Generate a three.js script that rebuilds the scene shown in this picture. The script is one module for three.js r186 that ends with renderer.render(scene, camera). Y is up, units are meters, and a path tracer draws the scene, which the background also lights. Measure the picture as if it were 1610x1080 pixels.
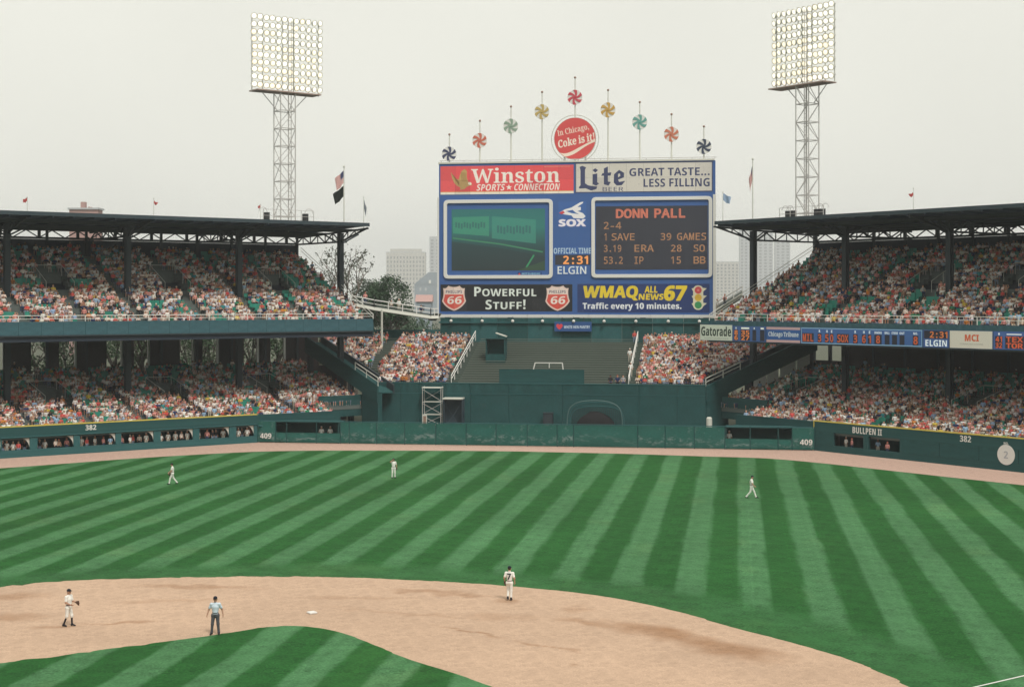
import * as THREE from 'three';
import { mergeGeometries } from 'three/addons/utils/BufferGeometryUtils.js';
import { FontLoader } from 'three/addons/loaders/FontLoader.js';
import { RoundedBoxGeometry } from 'three/addons/geometries/RoundedBoxGeometry.js';
import { RectAreaLightUniformsLib } from 'three/addons/lights/RectAreaLightUniformsLib.js';

// ------------------------------------------------------------------ camera, sky, sun, exposure
const scene = new THREE.Scene();
const FPX = 2366, CX = 805, HORIZON = 470, EYE = 16.1;         // lens in photo pixels, eye height in metres
const camera = new THREE.PerspectiveCamera(2 * Math.atan(540 / FPX) * 180 / Math.PI, 1610 / 1080, 0.5, 6000);
camera.position.set(0, EYE, 0);
camera.setViewOffset(1610, 1080, 0, 540 - HORIZON, 1610, 1080);  // level camera, lens shifted down
scene.add(camera);
const renderer = new THREE.WebGLRenderer({ antialias: true });
renderer.toneMapping = THREE.LinearToneMapping;
renderer.toneMappingExposure = 1.0;
renderer.shadowMap.enabled = true;
{
  const w = 256, h = 128, data = new Float32Array(w * h * 4);
  for (let j = 0; j < h; j++) {
    const el = (j + 0.5) / h * Math.PI - Math.PI / 2, s = Math.max(0, Math.sin(el));
    const L = 0.92 - 0.12 * s + 0.32 * s * s;
    for (let i = 0; i < w; i++) {
      const az = i / w * Math.PI * 2;
      const n = 1 + 0.014 * Math.sin(az * 5 + el * 9) + 0.012 * Math.sin(az * 23 - el * 17 + 1.3) + 0.008 * Math.sin(az * 41 + el * 31);
      const k = (j * w + i) * 4;
      data[k] = L * n * 1.005; data[k + 1] = L * n; data[k + 2] = L * n * 0.905; data[k + 3] = 1;
    }
  }
  const sky = new THREE.DataTexture(data, w, h, THREE.RGBAFormat, THREE.FloatType);
  sky.mapping = THREE.EquirectangularReflectionMapping; sky.magFilter = sky.minFilter = THREE.LinearFilter;
  sky.colorSpace = THREE.LinearSRGBColorSpace; sky.needsUpdate = true;
  scene.background = sky; scene.environment = sky;
}
const sun = new THREE.DirectionalLight(new THREE.Color(1, 0.95, 0.87), 2.5);   // veiled afternoon sun, high behind the camera
sun.position.set(60, 190, 10); sun.target.position.set(0, 0, -120);
sun.castShadow = true; sun.shadow.radius = 20; sun.shadow.mapSize.set(4096, 4096);
Object.assign(sun.shadow.camera, { left: -130, right: 130, top: 140, bottom: -140, near: 1, far: 600 });
scene.add(sun, sun.target);
scene.fog = new THREE.FogExp2(new THREE.Color(0.95, 0.98, 1.0), 0.00024);
RectAreaLightUniformsLib.init();

// ------------------------------------------------------------------ helpers
let seedState = 12345;
const rnd = () => { seedState = (seedState * 1664525 + 1013904223) >>> 0; return seedState / 4294967296; };
const rr = (a, b) => a + (b - a) * rnd();
const hash2 = (x, y) => { let h = (x * 374761393 + y * 668265263) | 0; h = Math.imul(h ^ (h >>> 13), 1274126177); return ((h ^ (h >>> 16)) >>> 0) / 4294967296; };
const sm = (a, b, x) => { const t = Math.min(1, Math.max(0, (x - a) / (b - a))); return t * t * (3 - 2 * t); };
function noise(x, y) {
  const xi = Math.floor(x), yi = Math.floor(y), fx = x - xi, fy = y - yi, u = fx * fx * (3 - 2 * fx), v = fy * fy * (3 - 2 * fy);
  const a = hash2(xi, yi), b = hash2(xi + 1, yi), c = hash2(xi, yi + 1), d = hash2(xi + 1, yi + 1);
  return (a + (b - a) * u) * (1 - v) + (c + (d - c) * u) * v;
}
const fbm = (x, y, o = 4) => { let s = 0, a = 0.5, t = 0; for (let i = 0; i < o; i++) { s += a * noise(x, y); t += a; a *= 0.5; x = x * 2.03 + 17; y = y * 2.03 + 9; } return s / t; };
const V = (x, y, z) => new THREE.Vector3(x, y, z);
const names = new Map();
function numbered(n) { const k = names.get(n) || 0; names.set(n, k + 1); return k ? n + '_' + String(k).padStart(3, '0') : n; }
function shade(o) { o.castShadow = o.receiveShadow = true; return o; }
function tag(o, label, category, group, kind) { o.userData.label = label; if (category) o.userData.category = category; if (group) o.userData.group = group; if (kind) o.userData.kind = kind; return o; }
function thing(name, label, category, group, parent = scene) { const g = new THREE.Group(); g.name = numbered(name); parent.add(g); return tag(g, label, category, group); }
function part(name, geo, mat, parent) { const m = shade(new THREE.Mesh(geo, mat)); m.name = name; parent.add(m); return m; }
function whole(name, geo, mat, label, category, group, kind) { const m = shade(new THREE.Mesh(geo, mat)); m.name = numbered(name); scene.add(m); return tag(m, label, category, group, kind); }
const box = (x0, x1, y0, y1, z0, z1) => { const g = new THREE.BoxGeometry(Math.abs(x1 - x0), Math.abs(y1 - y0), Math.abs(z1 - z0)); g.translate((x0 + x1) / 2, (y0 + y1) / 2, (z0 + z1) / 2); return g; };
function bar(a, b, w, d = w) {           // a square bar from a to b
  const L = a.distanceTo(b), g = new THREE.BoxGeometry(w, L, d), dir = b.clone().sub(a).normalize();
  g.applyQuaternion(new THREE.Quaternion().setFromUnitVectors(V(0, 1, 0), dir)); const m = a.clone().add(b).multiplyScalar(0.5); g.translate(m.x, m.y, m.z); return g;
}
function rod(a, b, r0, r1 = r0, n = 8) { // a round tapered bar
  const L = a.distanceTo(b), g = new THREE.CylinderGeometry(r1, r0, L, n), dir = b.clone().sub(a).normalize();
  g.applyQuaternion(new THREE.Quaternion().setFromUnitVectors(V(0, 1, 0), dir)); const m = a.clone().add(b).multiplyScalar(0.5); g.translate(m.x, m.y, m.z); return g;
}
const join = (list) => mergeGeometries(list.map((g) => { const k = g.index ? g.toNonIndexed() : g; for (const n of Object.keys(k.attributes)) if (!['position', 'normal', 'uv'].includes(n)) k.deleteAttribute(n); return k; }));
function tint(g, c) { const n = g.attributes.position.count, a = new Float32Array(n * 3); for (let i = 0; i < n; i++) { a[3 * i] = c[0]; a[3 * i + 1] = c[1]; a[3 * i + 2] = c[2]; } g.setAttribute('color', new THREE.BufferAttribute(a, 3)); return g; }
const col = (c) => new THREE.Color().setRGB(c[0], c[1], c[2]);
// pixel of the photograph -> point: on the ground, or at a given depth
const ground = (px, py, y = 0) => { const d = (EYE - y) * FPX / (py - HORIZON); return V((px - CX) / FPX * d, y, -d); };
const at = (px, py, d) => V((px - CX) / FPX * d, EYE - (py - HORIZON) / FPX * d, -d);

// a straight part of the ballpark: x runs along it, z points to home plate, n = metres behind its front line
class Frame {
  constructor(x, depth, turn) { this.o = V(x, 0, -depth); this.phi = turn; this.c = Math.cos(turn); this.s = Math.sin(turn); }
  world(s, y, n) { return V(this.o.x + s * this.c - n * this.s, y, this.o.z - s * this.s - n * this.c); }
  along(px, n) { const t = (px - CX) / FPX, X = this.o.x - n * this.s, D = -this.o.z + n * this.c; return (t * D - X) / (this.c - t * this.s); }
  height(px, py, n) { const p = this.world(this.along(px, n), 0, n); return EYE - (py - HORIZON) / FPX * -p.z; }
  place(o) { o.position.copy(this.o); o.rotation.y = this.phi; return o; }
}
const AX = 8.5 * Math.PI / 180;
const CF = new Frame(1.6, 164.3, -AX);                       // centre-field fence
const LF = new Frame(-51.4, 151.8, Math.PI / 4 - AX);        // left-field wall and stand
const RF = new Frame(32.1, 160, -Math.PI / 4 - AX);          // right-field wall and stand
const MOUND = V(-13.3, 0, -56.8), HOME = V(-16, 0, -38.6);

// ------------------------------------------------------------------ materials
function tile(size, fn, srgb = false) {
  const d = new Uint8Array(size * size * 4);
  for (let j = 0; j < size; j++) for (let i = 0; i < size; i++) { const c = fn(i / size, j / size), k = (j * size + i) * 4; d[k] = c[0] * 255; d[k + 1] = c[1] * 255; d[k + 2] = c[2] * 255; d[k + 3] = 255; }
  const t = new THREE.DataTexture(d, size, size); t.wrapS = t.wrapT = THREE.RepeatWrapping; t.magFilter = THREE.LinearFilter; t.minFilter = THREE.LinearMipmapLinearFilter; t.generateMipmaps = true;
  if (srgb) t.colorSpace = THREE.SRGBColorSpace; t.needsUpdate = true; return t;
}
const wrapN = (u, v, f, o) => { // tileable noise
  const a = fbm(u * f, v * f, o), b = fbm((u - 1) * f, v * f, o), c = fbm(u * f, (v - 1) * f, o), d = fbm((u - 1) * f, (v - 1) * f, o);
  return (a * (1 - u) + b * u) * (1 - v) + (c * (1 - u) + d * u) * v;
};
const grassTile = tile(512, (u, v) => { const n = wrapN(u, v, 70, 2), m = wrapN(u, v, 9, 3), k = Math.min(1, Math.max(0, 0.74 + (n - 0.5) * 0.85 + (m - 0.5) * 0.5)); return [k, k, k * 0.96]; });
const dirtTile = tile(512, (u, v) => { const n = wrapN(u, v, 90, 2), m = wrapN(u, v, 12, 3), k = Math.min(1, Math.max(0, 0.78 + (n - 0.5) * 0.52 + (m - 0.5) * 0.3)); return [k, k * 0.995, k * 0.985]; });
const wornTile = tile(512, (u, v) => { const n = wrapN(u, v, 40, 3), m = wrapN(u, v, 6, 4), k = Math.min(1, Math.max(0, 0.82 + (n - 0.5) * 0.3 + (m - 0.5) * 0.5)); return [k, k, k]; });
const std = (c, rough = 0.85, extra = {}) => new THREE.MeshPhysicalMaterial({ specularIntensity: rough > 0.78 ? 0.3 : 1, color: col(c).multiplyScalar(0.86), roughness: rough, side: THREE.DoubleSide, ...extra });
const M = {
  grass: new THREE.MeshPhysicalMaterial({ specularIntensity: 0.15, color: col([0.84, 0.84, 0.84]), vertexColors: true, roughness: 0.95, map: grassTile, side: THREE.DoubleSide }),
  dirt: new THREE.MeshPhysicalMaterial({ specularIntensity: 0.15, color: col([0.86, 0.86, 0.86]), vertexColors: true, roughness: 0.97, map: dirtTile, side: THREE.DoubleSide }),
  track: std([0.68, 0.47, 0.39], 0.97, { map: dirtTile }),
  earth: std([0.09, 0.1, 0.07], 1),
  steel: std([0.022, 0.034, 0.044], 0.7),
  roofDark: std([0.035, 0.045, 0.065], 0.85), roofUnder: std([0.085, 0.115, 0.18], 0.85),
  roofEdge: std([0.05, 0.07, 0.085], 0.8),
  wall: std([0.029, 0.104, 0.106], 0.85, { map: wornTile }),
  wallPale: std([0.044, 0.15, 0.158], 0.85, { map: wornTile }),
  canvas: std([0.028, 0.135, 0.11], 0.9, { map: wornTile }),
  scuff: std([0.15, 0.25, 0.23], 0.95, { map: wornTile }),
  fascia: std([0.062, 0.15, 0.185], 0.85, { map: wornTile }),
  yellow: std([0.62, 0.5, 0.08], 0.7),
  white: std([0.78, 0.77, 0.74], 0.6),
  cream: std([0.66, 0.66, 0.6], 0.7),
  concrete: std([0.17, 0.2, 0.19], 0.95, { map: wornTile }),
  bleacher: std([0.11, 0.145, 0.125], 0.95, { map: wornTile }),
  bench: std([0.22, 0.25, 0.21], 0.9, { map: wornTile }),
  seat: std([0.02, 0.26, 0.19], 0.6),
  catwalk: std([0.42, 0.31, 0.27], 0.8), tarp: std([0.02, 0.02, 0.022], 0.9), booth: std([0.03, 0.055, 0.075], 0.7),
  brickDark: std([0.075, 0.06, 0.06], 0.95, { map: wornTile }),
  towerSteel: std([0.5, 0.48, 0.46], 0.6),
  rust: std([0.32, 0.2, 0.15], 0.8),
  blue: std([0.04, 0.12, 0.36], 0.55),
  black: std([0.012, 0.013, 0.016], 0.6),
  people: new THREE.MeshPhysicalMaterial({ specularIntensity: 0.25, color: col([0.92, 0.92, 0.92]), vertexColors: true, roughness: 0.9, side: THREE.DoubleSide }),
  bark: std([0.15, 0.13, 0.11], 0.95),
  leaf: new THREE.MeshPhysicalMaterial({ vertexColors: true, roughness: 0.9, side: THREE.DoubleSide }),
  leather: std([0.09, 0.045, 0.025], 0.7),
  pink: std([0.46, 0.3, 0.28], 0.9),
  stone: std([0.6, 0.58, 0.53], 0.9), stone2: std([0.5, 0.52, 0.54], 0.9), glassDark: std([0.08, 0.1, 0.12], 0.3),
  hazySlate: std([0.3, 0.35, 0.4], 0.9), tube: std([0.08, 0.15, 0.15], 0.6), numeral: std([0.45, 0.46, 0.5], 0.7),  // house slate lightened and blued, so distance haze sits in its colour
  lamp: new THREE.MeshStandardMaterial({ color: col([0.9, 0.88, 0.8]), emissive: col([1, 0.94, 0.8]), emissiveIntensity: 0.95, roughness: 0.3 }),
  lampWarm: new THREE.MeshStandardMaterial({ color: col([0.9, 0.8, 0.6]), emissive: col([1, 0.9, 0.7]), emissiveIntensity: 0.95, roughness: 0.3 }),
};
function canvasTex(w, h, draw) {
  const c = document.createElement('canvas'); c.width = w; c.height = h; const x = c.getContext('2d'); draw(x, w, h);
  const t = new THREE.CanvasTexture(c); t.colorSpace = THREE.SRGBColorSpace; t.magFilter = THREE.LinearFilter; return t;
}
// sheet seams, faded patches and dirt on a painted panel
function weather(x, w, h, n, k = 1) {
  for (let i = 1; i < n; i++) { x.fillStyle = 'rgba(20,20,30,0.22)'; x.fillRect(w * i / n, 0, 2, h); } x.fillStyle = 'rgba(20,20,30,0.15)'; x.fillRect(0, h / 2, w, 1.5);
  for (let i = 0; i < n * 2; i++) { x.fillStyle = `rgba(${hash2(i, 3 + n) > 0.5 ? '255,250,240' : '40,40,50'},${0.06 * k * hash2(i, 9)})`; x.fillRect(w * Math.floor(hash2(i, 5) * n) / n, hash2(i, 6) > 0.5 ? 0 : h / 2, w / n, h / 2); }
  for (let i = 0; i < 260; i++) { const a = hash2(i, 11 + n); x.fillStyle = `rgba(${a > 0.5 ? '250,246,238' : '30,28,34'},${0.05 + 0.07 * hash2(i, 2)})`; x.fillRect(hash2(i, 21) * w, hash2(i, 22) * h, 2 + 5 * hash2(i, 23), 3 + 22 * hash2(i, 24) * hash2(i, 25)); }
}
// text drawn to fill a given box exactly
function fit(x, str, font, x0, y0, x1, y1, fill, skew = 0, stroke) {
  x.save(); x.font = font.replace('#', '100px'); x.textBaseline = 'alphabetic'; x.textAlign = 'left';
  const m = x.measureText(str), wdt = m.actualBoundingBoxRight + m.actualBoundingBoxLeft, hgt = m.actualBoundingBoxAscent + m.actualBoundingBoxDescent;
  x.translate(x0, y1); x.transform(1, 0, skew, 1, 0, 0); x.scale((x1 - x0) / wdt, (y1 - y0) / hgt); x.translate(m.actualBoundingBoxLeft, -m.actualBoundingBoxDescent);
  if (stroke) { x.strokeStyle = stroke[0]; x.lineWidth = stroke[1]; x.lineJoin = 'round'; x.strokeText(str, 0, 0); }
  x.fillStyle = fill; x.fillText(str, 0, 0); x.restore();
}
const SANS = 'bold # sans-serif', SANSR = '# sans-serif', SERIF = 'bold # serif', MONO = 'bold # monospace';
function rrect(x, a, b, w, h, r) { x.beginPath(); x.moveTo(a + r, b); x.arcTo(a + w, b, a + w, b + h, r); x.arcTo(a + w, b + h, a, b + h, r); x.arcTo(a, b + h, a, b, r); x.arcTo(a, b, a + w, b, r); x.closePath(); }
const print = (tex, rough = 0.6) => new THREE.MeshStandardMaterial({ map: tex, color: col([0.88, 0.88, 0.88]), roughness: rough });
const screen = (tex, k) => new THREE.MeshStandardMaterial({ color: col([0.02, 0.02, 0.02]), emissive: col([1, 1, 1]), emissiveMap: tex, emissiveIntensity: k, roughness: 0.5 });
const facePlane = (x0, x1, y0, y1, z) => { const g = new THREE.PlaneGeometry(x1 - x0, y1 - y0); g.translate((x0 + x1) / 2, (y0 + y1) / 2, z); return g; };
const font = await new FontLoader().loadAsync('fonts/droid/droid_sans_bold.typeface.json');
function lettering(str, h, depth = 0.012) {   // flat cut letters, centred, h metres tall
  const g = new THREE.ExtrudeGeometry(font.generateShapes(str, h * 1.38), { depth, bevelEnabled: false, curveSegments: 4 });
  g.computeBoundingBox(); const b = g.boundingBox; g.translate(-(b.min.x + b.max.x) / 2, -(b.min.y + b.max.y) / 2, 0); return g;
}

// ------------------------------------------------------------------ bodies: a distance field meshed with surface nets
function meshField(dist, lo, hi, cell, paint) {
  const nx = Math.ceil((hi[0] - lo[0]) / cell) + 1, ny = Math.ceil((hi[1] - lo[1]) / cell) + 1, nz = Math.ceil((hi[2] - lo[2]) / cell) + 1;
  const f = new Float32Array(nx * ny * nz), id = (i, j, k) => (k * ny + j) * nx + i;
  for (let k = 0; k < nz; k++) for (let j = 0; j < ny; j++) for (let i = 0; i < nx; i++) f[id(i, j, k)] = dist(lo[0] + i * cell, lo[1] + j * cell, lo[2] + k * cell);
  const vid = new Int32Array(nx * ny * nz).fill(-1), pos = [], idx = [];
  const E = [[0, 1], [2, 3], [4, 5], [6, 7], [0, 2], [1, 3], [4, 6], [5, 7], [0, 4], [1, 5], [2, 6], [3, 7]];
  for (let k = 0; k < nz - 1; k++) for (let j = 0; j < ny - 1; j++) for (let i = 0; i < nx - 1; i++) {
    const c = []; let neg = 0;
    for (let q = 0; q < 8; q++) { const v = f[id(i + (q & 1), j + ((q >> 1) & 1), k + (q >> 2))]; c.push(v); if (v < 0) neg++; }
    if (neg === 0 || neg === 8) continue;
    let x = 0, y = 0, z = 0, n = 0;
    for (const [a, b] of E) if ((c[a] < 0) !== (c[b] < 0)) {
      const t = c[a] / (c[a] - c[b]);
      x += (a & 1) + t * ((b & 1) - (a & 1)); y += ((a >> 1) & 1) + t * (((b >> 1) & 1) - ((a >> 1) & 1)); z += (a >> 2) + t * ((b >> 2) - (a >> 2)); n++;
    }
    vid[id(i, j, k)] = pos.length / 3; pos.push(lo[0] + (i + x / n) * cell, lo[1] + (j + y / n) * cell, lo[2] + (k + z / n) * cell);
  }
  const quad = (a, b, c, d, flip) => { if (a < 0 || b < 0 || c < 0 || d < 0) return; if (flip) idx.push(a, c, b, a, d, c); else idx.push(a, b, c, a, c, d); };
  for (let k = 1; k < nz - 1; k++) for (let j = 1; j < ny - 1; j++) for (let i = 1; i < nx - 1; i++) {
    const s = f[id(i, j, k)] < 0;
    if (s !== f[id(i + 1, j, k)] < 0) quad(vid[id(i, j - 1, k - 1)], vid[id(i, j, k - 1)], vid[id(i, j, k)], vid[id(i, j - 1, k)], !s);
    if (s !== f[id(i, j + 1, k)] < 0) quad(vid[id(i - 1, j, k - 1)], vid[id(i - 1, j, k)], vid[id(i, j, k)], vid[id(i, j, k - 1)], !s);
    if (s !== f[id(i, j, k + 1)] < 0) quad(vid[id(i - 1, j - 1, k)], vid[id(i, j - 1, k)], vid[id(i, j, k)], vid[id(i - 1, j, k)], !s);
  }
  const g = new THREE.BufferGeometry(); g.setAttribute('position', new THREE.Float32BufferAttribute(pos, 3)); g.setIndex(idx); g.computeVertexNormals();
  const cl = new Float32Array(pos.length); for (let i = 0; i < pos.length; i += 3) { const c = paint(pos[i], pos[i + 1], pos[i + 2]); cl[i] = c[0]; cl[i + 1] = c[1]; cl[i + 2] = c[2]; }
  g.setAttribute('color', new THREE.BufferAttribute(cl, 3)); return g;
}
// bone: [a, b, ra, rb, tag, flatten z]
function boneDist(b, x, y, z) {
  const [A, B, ra, rb] = b, dx = B[0] - A[0], dy = B[1] - A[1], dz = B[2] - A[2], L = dx * dx + dy * dy + dz * dz || 1e-9;
  const t = Math.min(1, Math.max(0, ((x - A[0]) * dx + (y - A[1]) * dy + (z - A[2]) * dz) / L));
  return Math.hypot(x - A[0] - dx * t, y - A[1] - dy * t, z - A[2] - dz * t) - (ra + (rb - ra) * t);
}
function bonesMesh(bones, k, cell, colours, special) {
  const lo = [1e9, 1e9, 1e9], hi = [-1e9, -1e9, -1e9];
  for (const [A, B, ra, rb] of bones) for (let i = 0; i < 3; i++) { lo[i] = Math.min(lo[i], A[i] - ra, B[i] - rb); hi[i] = Math.max(hi[i], A[i] + ra, B[i] + rb); }
  for (let i = 0; i < 3; i++) { lo[i] -= cell * 2.5 + k; hi[i] += cell * 2.5 + k; }
  const dist = (x, y, z) => { let d = 1e9; for (const b of bones) { const e = boneDist(b, x, y, z), h = Math.max(0, k - Math.abs(d - e)) / k; d = Math.min(d, e) - h * h * k * 0.25; } return d; };
  return meshField(dist, lo, hi, cell, (x, y, z) => {
    let m = 1e9, t = null; for (const b of bones) { const e = boneDist(b, x, y, z) - (b[5] || 0); if (e < m) { m = e; t = b[4]; } }
    return (special && special(x, y, z, t)) || colours[t];
  });
}
const SKIN = [[0.46, 0.27, 0.19], [0.4, 0.23, 0.16], [0.52, 0.33, 0.25], [0.16, 0.085, 0.055]];
console.log('helpers ready');

// ------------------------------------------------------------------ ground: outfield grass, infield dirt, track
function structure(name, geo, mat, label) { const m = shade(new THREE.Mesh(geo, mat)); m.name = numbered(name); m.userData.kind = 'structure'; m.userData.label = label; scene.add(m); return m; }
const ca = Math.cos(AX), sa = Math.sin(AX);
const toQP = (v) => [v.x * ca + v.z * sa, v.x * sa - v.z * ca];            // q across, p out along the home-to-centre axis
const fromQP = (q, p, y) => V(q * ca + p * sa, y, q * sa - p * ca);
const GD = [0.03, 0.14, 0.036], GL = [0.098, 0.262, 0.118];              // mown away / mown towards
function turf(q, p, ring) {
  const wob = (noise(q * 0.7 + 40, p * 0.2) - 0.5) * 0.24 + (noise(q * 3, p * 1.1) - 0.5) * 0.12;
  const t = (((q + wob) % 3.6) + 3.6) % 3.6;
  let a = sm(0, 0.28, t) * (1 - sm(1.68, 1.96, t));
  a *= 0.84 + 0.22 * noise(q * 5.5, p * 0.06) - 0.12 * noise(q * 0.4, p * 0.12);
  a *= ring; a += (1 - ring) * (0.2 + 0.22 * fbm(q * 0.5, p * 0.6, 3));
  const b = 0.78 + 0.46 * fbm(q * 0.16 + 3, p * 0.11, 4) + 0.1 * (noise(q * 2.2, p * 1.4) - 0.5), dry = sm(0.6, 0.8, fbm(q * 0.33 + 11, p * 0.24 + 5, 3)) * 0.35;
  return [0, 1, 2].map((i) => (GD[i] + (GL[i] - GD[i]) * a) * b * (1 + dry * [0.5, 0.1, 0.05][i]));
}
function inField(v) {   // in front of the three walls
  for (const F of [LF, RF, CF]) { const dx = v.x - F.o.x, dz = v.z - F.o.z; if (-dx * F.s - dz * F.c > 1) return false; }
  return true;
}
{
  const q0 = -96, q1 = 46, p0 = 18, p1 = 172, nq = 645, np = 128, pos = [], cl = [], uv = [], idx = [], ok = [];
  for (let j = 0; j <= np; j++) for (let i = 0; i <= nq; i++) {
    const q = q0 + (q1 - q0) * i / nq, p = p0 + (p1 - p0) * j / np, v = fromQP(q, p, 0), r = Math.hypot(v.x - MOUND.x, v.z - MOUND.z) + 1.6 * (fbm(q * 0.35, p * 0.35, 3) - 0.5);
    const c = turf(q, p, sm(33.2, 35.6, r)); pos.push(v.x, 0, v.z); cl.push(...c); uv.push(q / 5, p / 5); ok.push(inField(v));
  }
  for (let j = 0; j < np; j++) for (let i = 0; i < nq; i++) { const a = j * (nq + 1) + i, b = a + 1, c = a + nq + 1, d = c + 1; if (ok[a] || ok[b] || ok[c] || ok[d]) idx.push(a, b, c, b, d, c); }
  const g = new THREE.BufferGeometry(); g.setAttribute('position', new THREE.Float32BufferAttribute(pos, 3)); g.setAttribute('color', new THREE.Float32BufferAttribute(cl, 3)); g.setAttribute('uv', new THREE.Float32BufferAttribute(uv, 2)); g.setIndex(idx); g.computeVertexNormals();
  structure('outfield_grass', g, M.grass, 'outfield grass mown in light and dark stripes running towards centre field');
}
// a sheet between two matching curves
function ribbon(A, B, y, nu, nv, colour, uvScale = 3, ragged = 0) {
  const ca_ = new THREE.CatmullRomCurve3(A, false, 'centripetal'), cb = new THREE.CatmullRomCurve3(B, false, 'centripetal'), pos = [], cl = [], uv = [], idx = [];
  const pa = ca_.getSpacedPoints(nu), pb = cb.getSpacedPoints(nu); if (ragged) for (const v of pa) { const k = ragged * (fbm(v.x * 1.7, v.z * 1.7, 3) - 0.5); v.x += k; v.z += k; }
  for (let i = 0; i <= nu; i++) for (let j = 0; j <= nv; j++) { const v = pa[i].clone().lerp(pb[i], j / nv); pos.push(v.x, y, v.z); uv.push(v.x / uvScale, v.z / uvScale); if (colour) cl.push(...colour(v)); }
  for (let i = 0; i < nu; i++) for (let j = 0; j < nv; j++) { const a = i * (nv + 1) + j, b = a + 1, c = a + nv + 1, d = c + 1; idx.push(a, b, c, b, d, c); }
  const g = new THREE.BufferGeometry(); g.setAttribute('position', new THREE.Float32BufferAttribute(pos, 3)); if (colour) g.setAttribute('color', new THREE.Float32BufferAttribute(cl, 3)); g.setAttribute('uv', new THREE.Float32BufferAttribute(uv, 2)); g.setIndex(idx); g.computeVertexNormals();
  const nn = g.attributes.normal; if (nn.getY(0) < 0) { for (let i = 0; i < idx.length; i += 3) { const t = idx[i]; idx[i] = idx[i + 1]; idx[i + 1] = t; } g.setIndex(idx); g.computeVertexNormals(); }
  return g;
}
const pts = (list) => list.map(([x, y]) => ground(x, y));
{
  // dirt: outer edge of the skin, then the inner edge is a line far on the near side (the infield grass lies on top)
  const outer = pts([[4, 922], [100, 914], [200, 910], [300, 907.5], [400, 906.5], [530, 907.5], [640, 912], [747, 917.5], [855, 926.5], [963, 940], [1065, 961.5], [1147, 985], [1230, 1006.5], [1313, 1030], [1367, 1050], [1416, 1072]]);
  for (let i = 1; i <= 6; i++) { const l = outer[0], a = Math.atan2(l.z - MOUND.z, l.x - MOUND.x) - 0.13, r = Math.hypot(l.z - MOUND.z, l.x - MOUND.x); outer.unshift(V(MOUND.x + Math.cos(a) * r, 0, MOUND.z + Math.sin(a) * r)); }
  for (let i = 1; i <= 5; i++) { const l = outer[outer.length - 1], a = Math.atan2(l.z - MOUND.z, l.x - MOUND.x) + 0.1, r = Math.hypot(l.z - MOUND.z, l.x - MOUND.x); outer.push(V(MOUND.x + Math.cos(a) * r, 0, MOUND.z + Math.sin(a) * r)); }
  const inner = outer.map((v) => V(MOUND.x + (v.x - MOUND.x) * 0.2, 0, MOUND.z - 0 + (v.z - MOUND.z) * 0.2));
  // damp and raked places, in metres on the ground
  const marks = [[1025, 992, 3.4, 0.9, 0.4, 0.55], [1075, 1003, 4.6, 0.8, 0.42, 0.5], [1150, 1022, 3.5, 1.1, 0.45, 0.45], [930, 980, 2.6, 0.5, 0.35, 0.35], [670, 930, 2.6, 0.45, 0.1, 0.4], [720, 936, 2.2, 0.4, 0.1, 0.3], [905, 958, 1.2, 0.7, 0.2, 0.3], [310, 923, 4.2, 0.5, 0.05, 0.3], [20, 938, 2.2, 0.8, -0.1, 0.35], [25, 970, 1.8, 0.7, 0, 0.35], [185, 979, 2.2, 0.18, -0.12, 0.5], [90, 987, 1.4, 0.2, -0.1, 0.45], [740, 993, 2.6, 0.14, 0.33, 0.5], [860, 1017, 2.2, 0.12, 0.33, 0.45], [905, 1043, 0.35, 0.2, 0, 0.5], [780, 970, 2.6, 0.6, 0.1, 0.2], [260, 945, 3.4, 0.3, -0.05, 0.2], [640, 965, 5, 0.25, 0.2, 0.2], [800, 945, 0.8, 0.4, 0.1, 0.35], [560, 940, 4, 0.3, 0.02, 0.18]]
    .map(([px, py, a, b, t, k]) => ({ c: ground(px, py), a, b: b * 1.6, cs: Math.cos(t * 1.9), sn: Math.sin(t * 1.9), k }));
  const dirt = (v) => {
    let m = 0; const wx = (noise(v.x * 1.3, v.z * 1.3) - 0.5) * 0.9, wz = (noise(v.x * 1.3 + 30, v.z * 1.3) - 0.5) * 0.9;
    for (const q of marks) { const dx = v.x - q.c.x + wx, dz = v.z - q.c.z + wz, e = (dx * q.cs + dz * q.sn) / q.a, f = (-dx * q.sn + dz * q.cs) / q.b; m = Math.max(m, 1.15 * q.k * (1 - sm(0.25, 1.15, Math.hypot(e, f)))); }
    m *= 0.55 + 0.9 * fbm(v.x * 0.9, v.z * 0.9, 3);
    const b = 0.9 + 0.22 * fbm(v.x * 0.25, v.z * 0.25, 3), rake = 0.035 * (noise(v.x * 0.5 - v.z * 0.2, v.z * 6 + v.x * 2) - 0.5);
    return [0.675 * (b + rake) * (1 - 0.5 * m), 0.478 * (b + rake) * (1 - 0.66 * m), 0.35 * (b + rake) * (1 - 0.8 * m)];
  };
  structure('infield_dirt', ribbon(outer, inner, 0.004, 520, 110, dirt, 3, 0.5), M.dirt, 'pinkish tan infield dirt with darker raked and damp patches');
  // infield grass with the rounded corner near second base
  const edge = pts([[4, 1043], [80, 1032.5], [162, 1021.6], [274, 1007], [329, 1000], [370, 993], [408, 987.5], [458, 984.5], [498, 987], [538, 995.5], [590, 1015], [638, 1035], [718, 1060], [754, 1073]]);
  const dl = edge[0].clone().sub(edge[2]).normalize(), dr = edge[13].clone().sub(edge[11]).normalize();
  edge.unshift(edge[0].clone().addScaledVector(dl, 12)); edge.push(edge[edge.length - 1].clone().addScaledVector(dr, 12));
  const ctr = V(-13.5, 0, -52), near = edge.map((v) => ctr.clone().lerp(v, 0.12));
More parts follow.
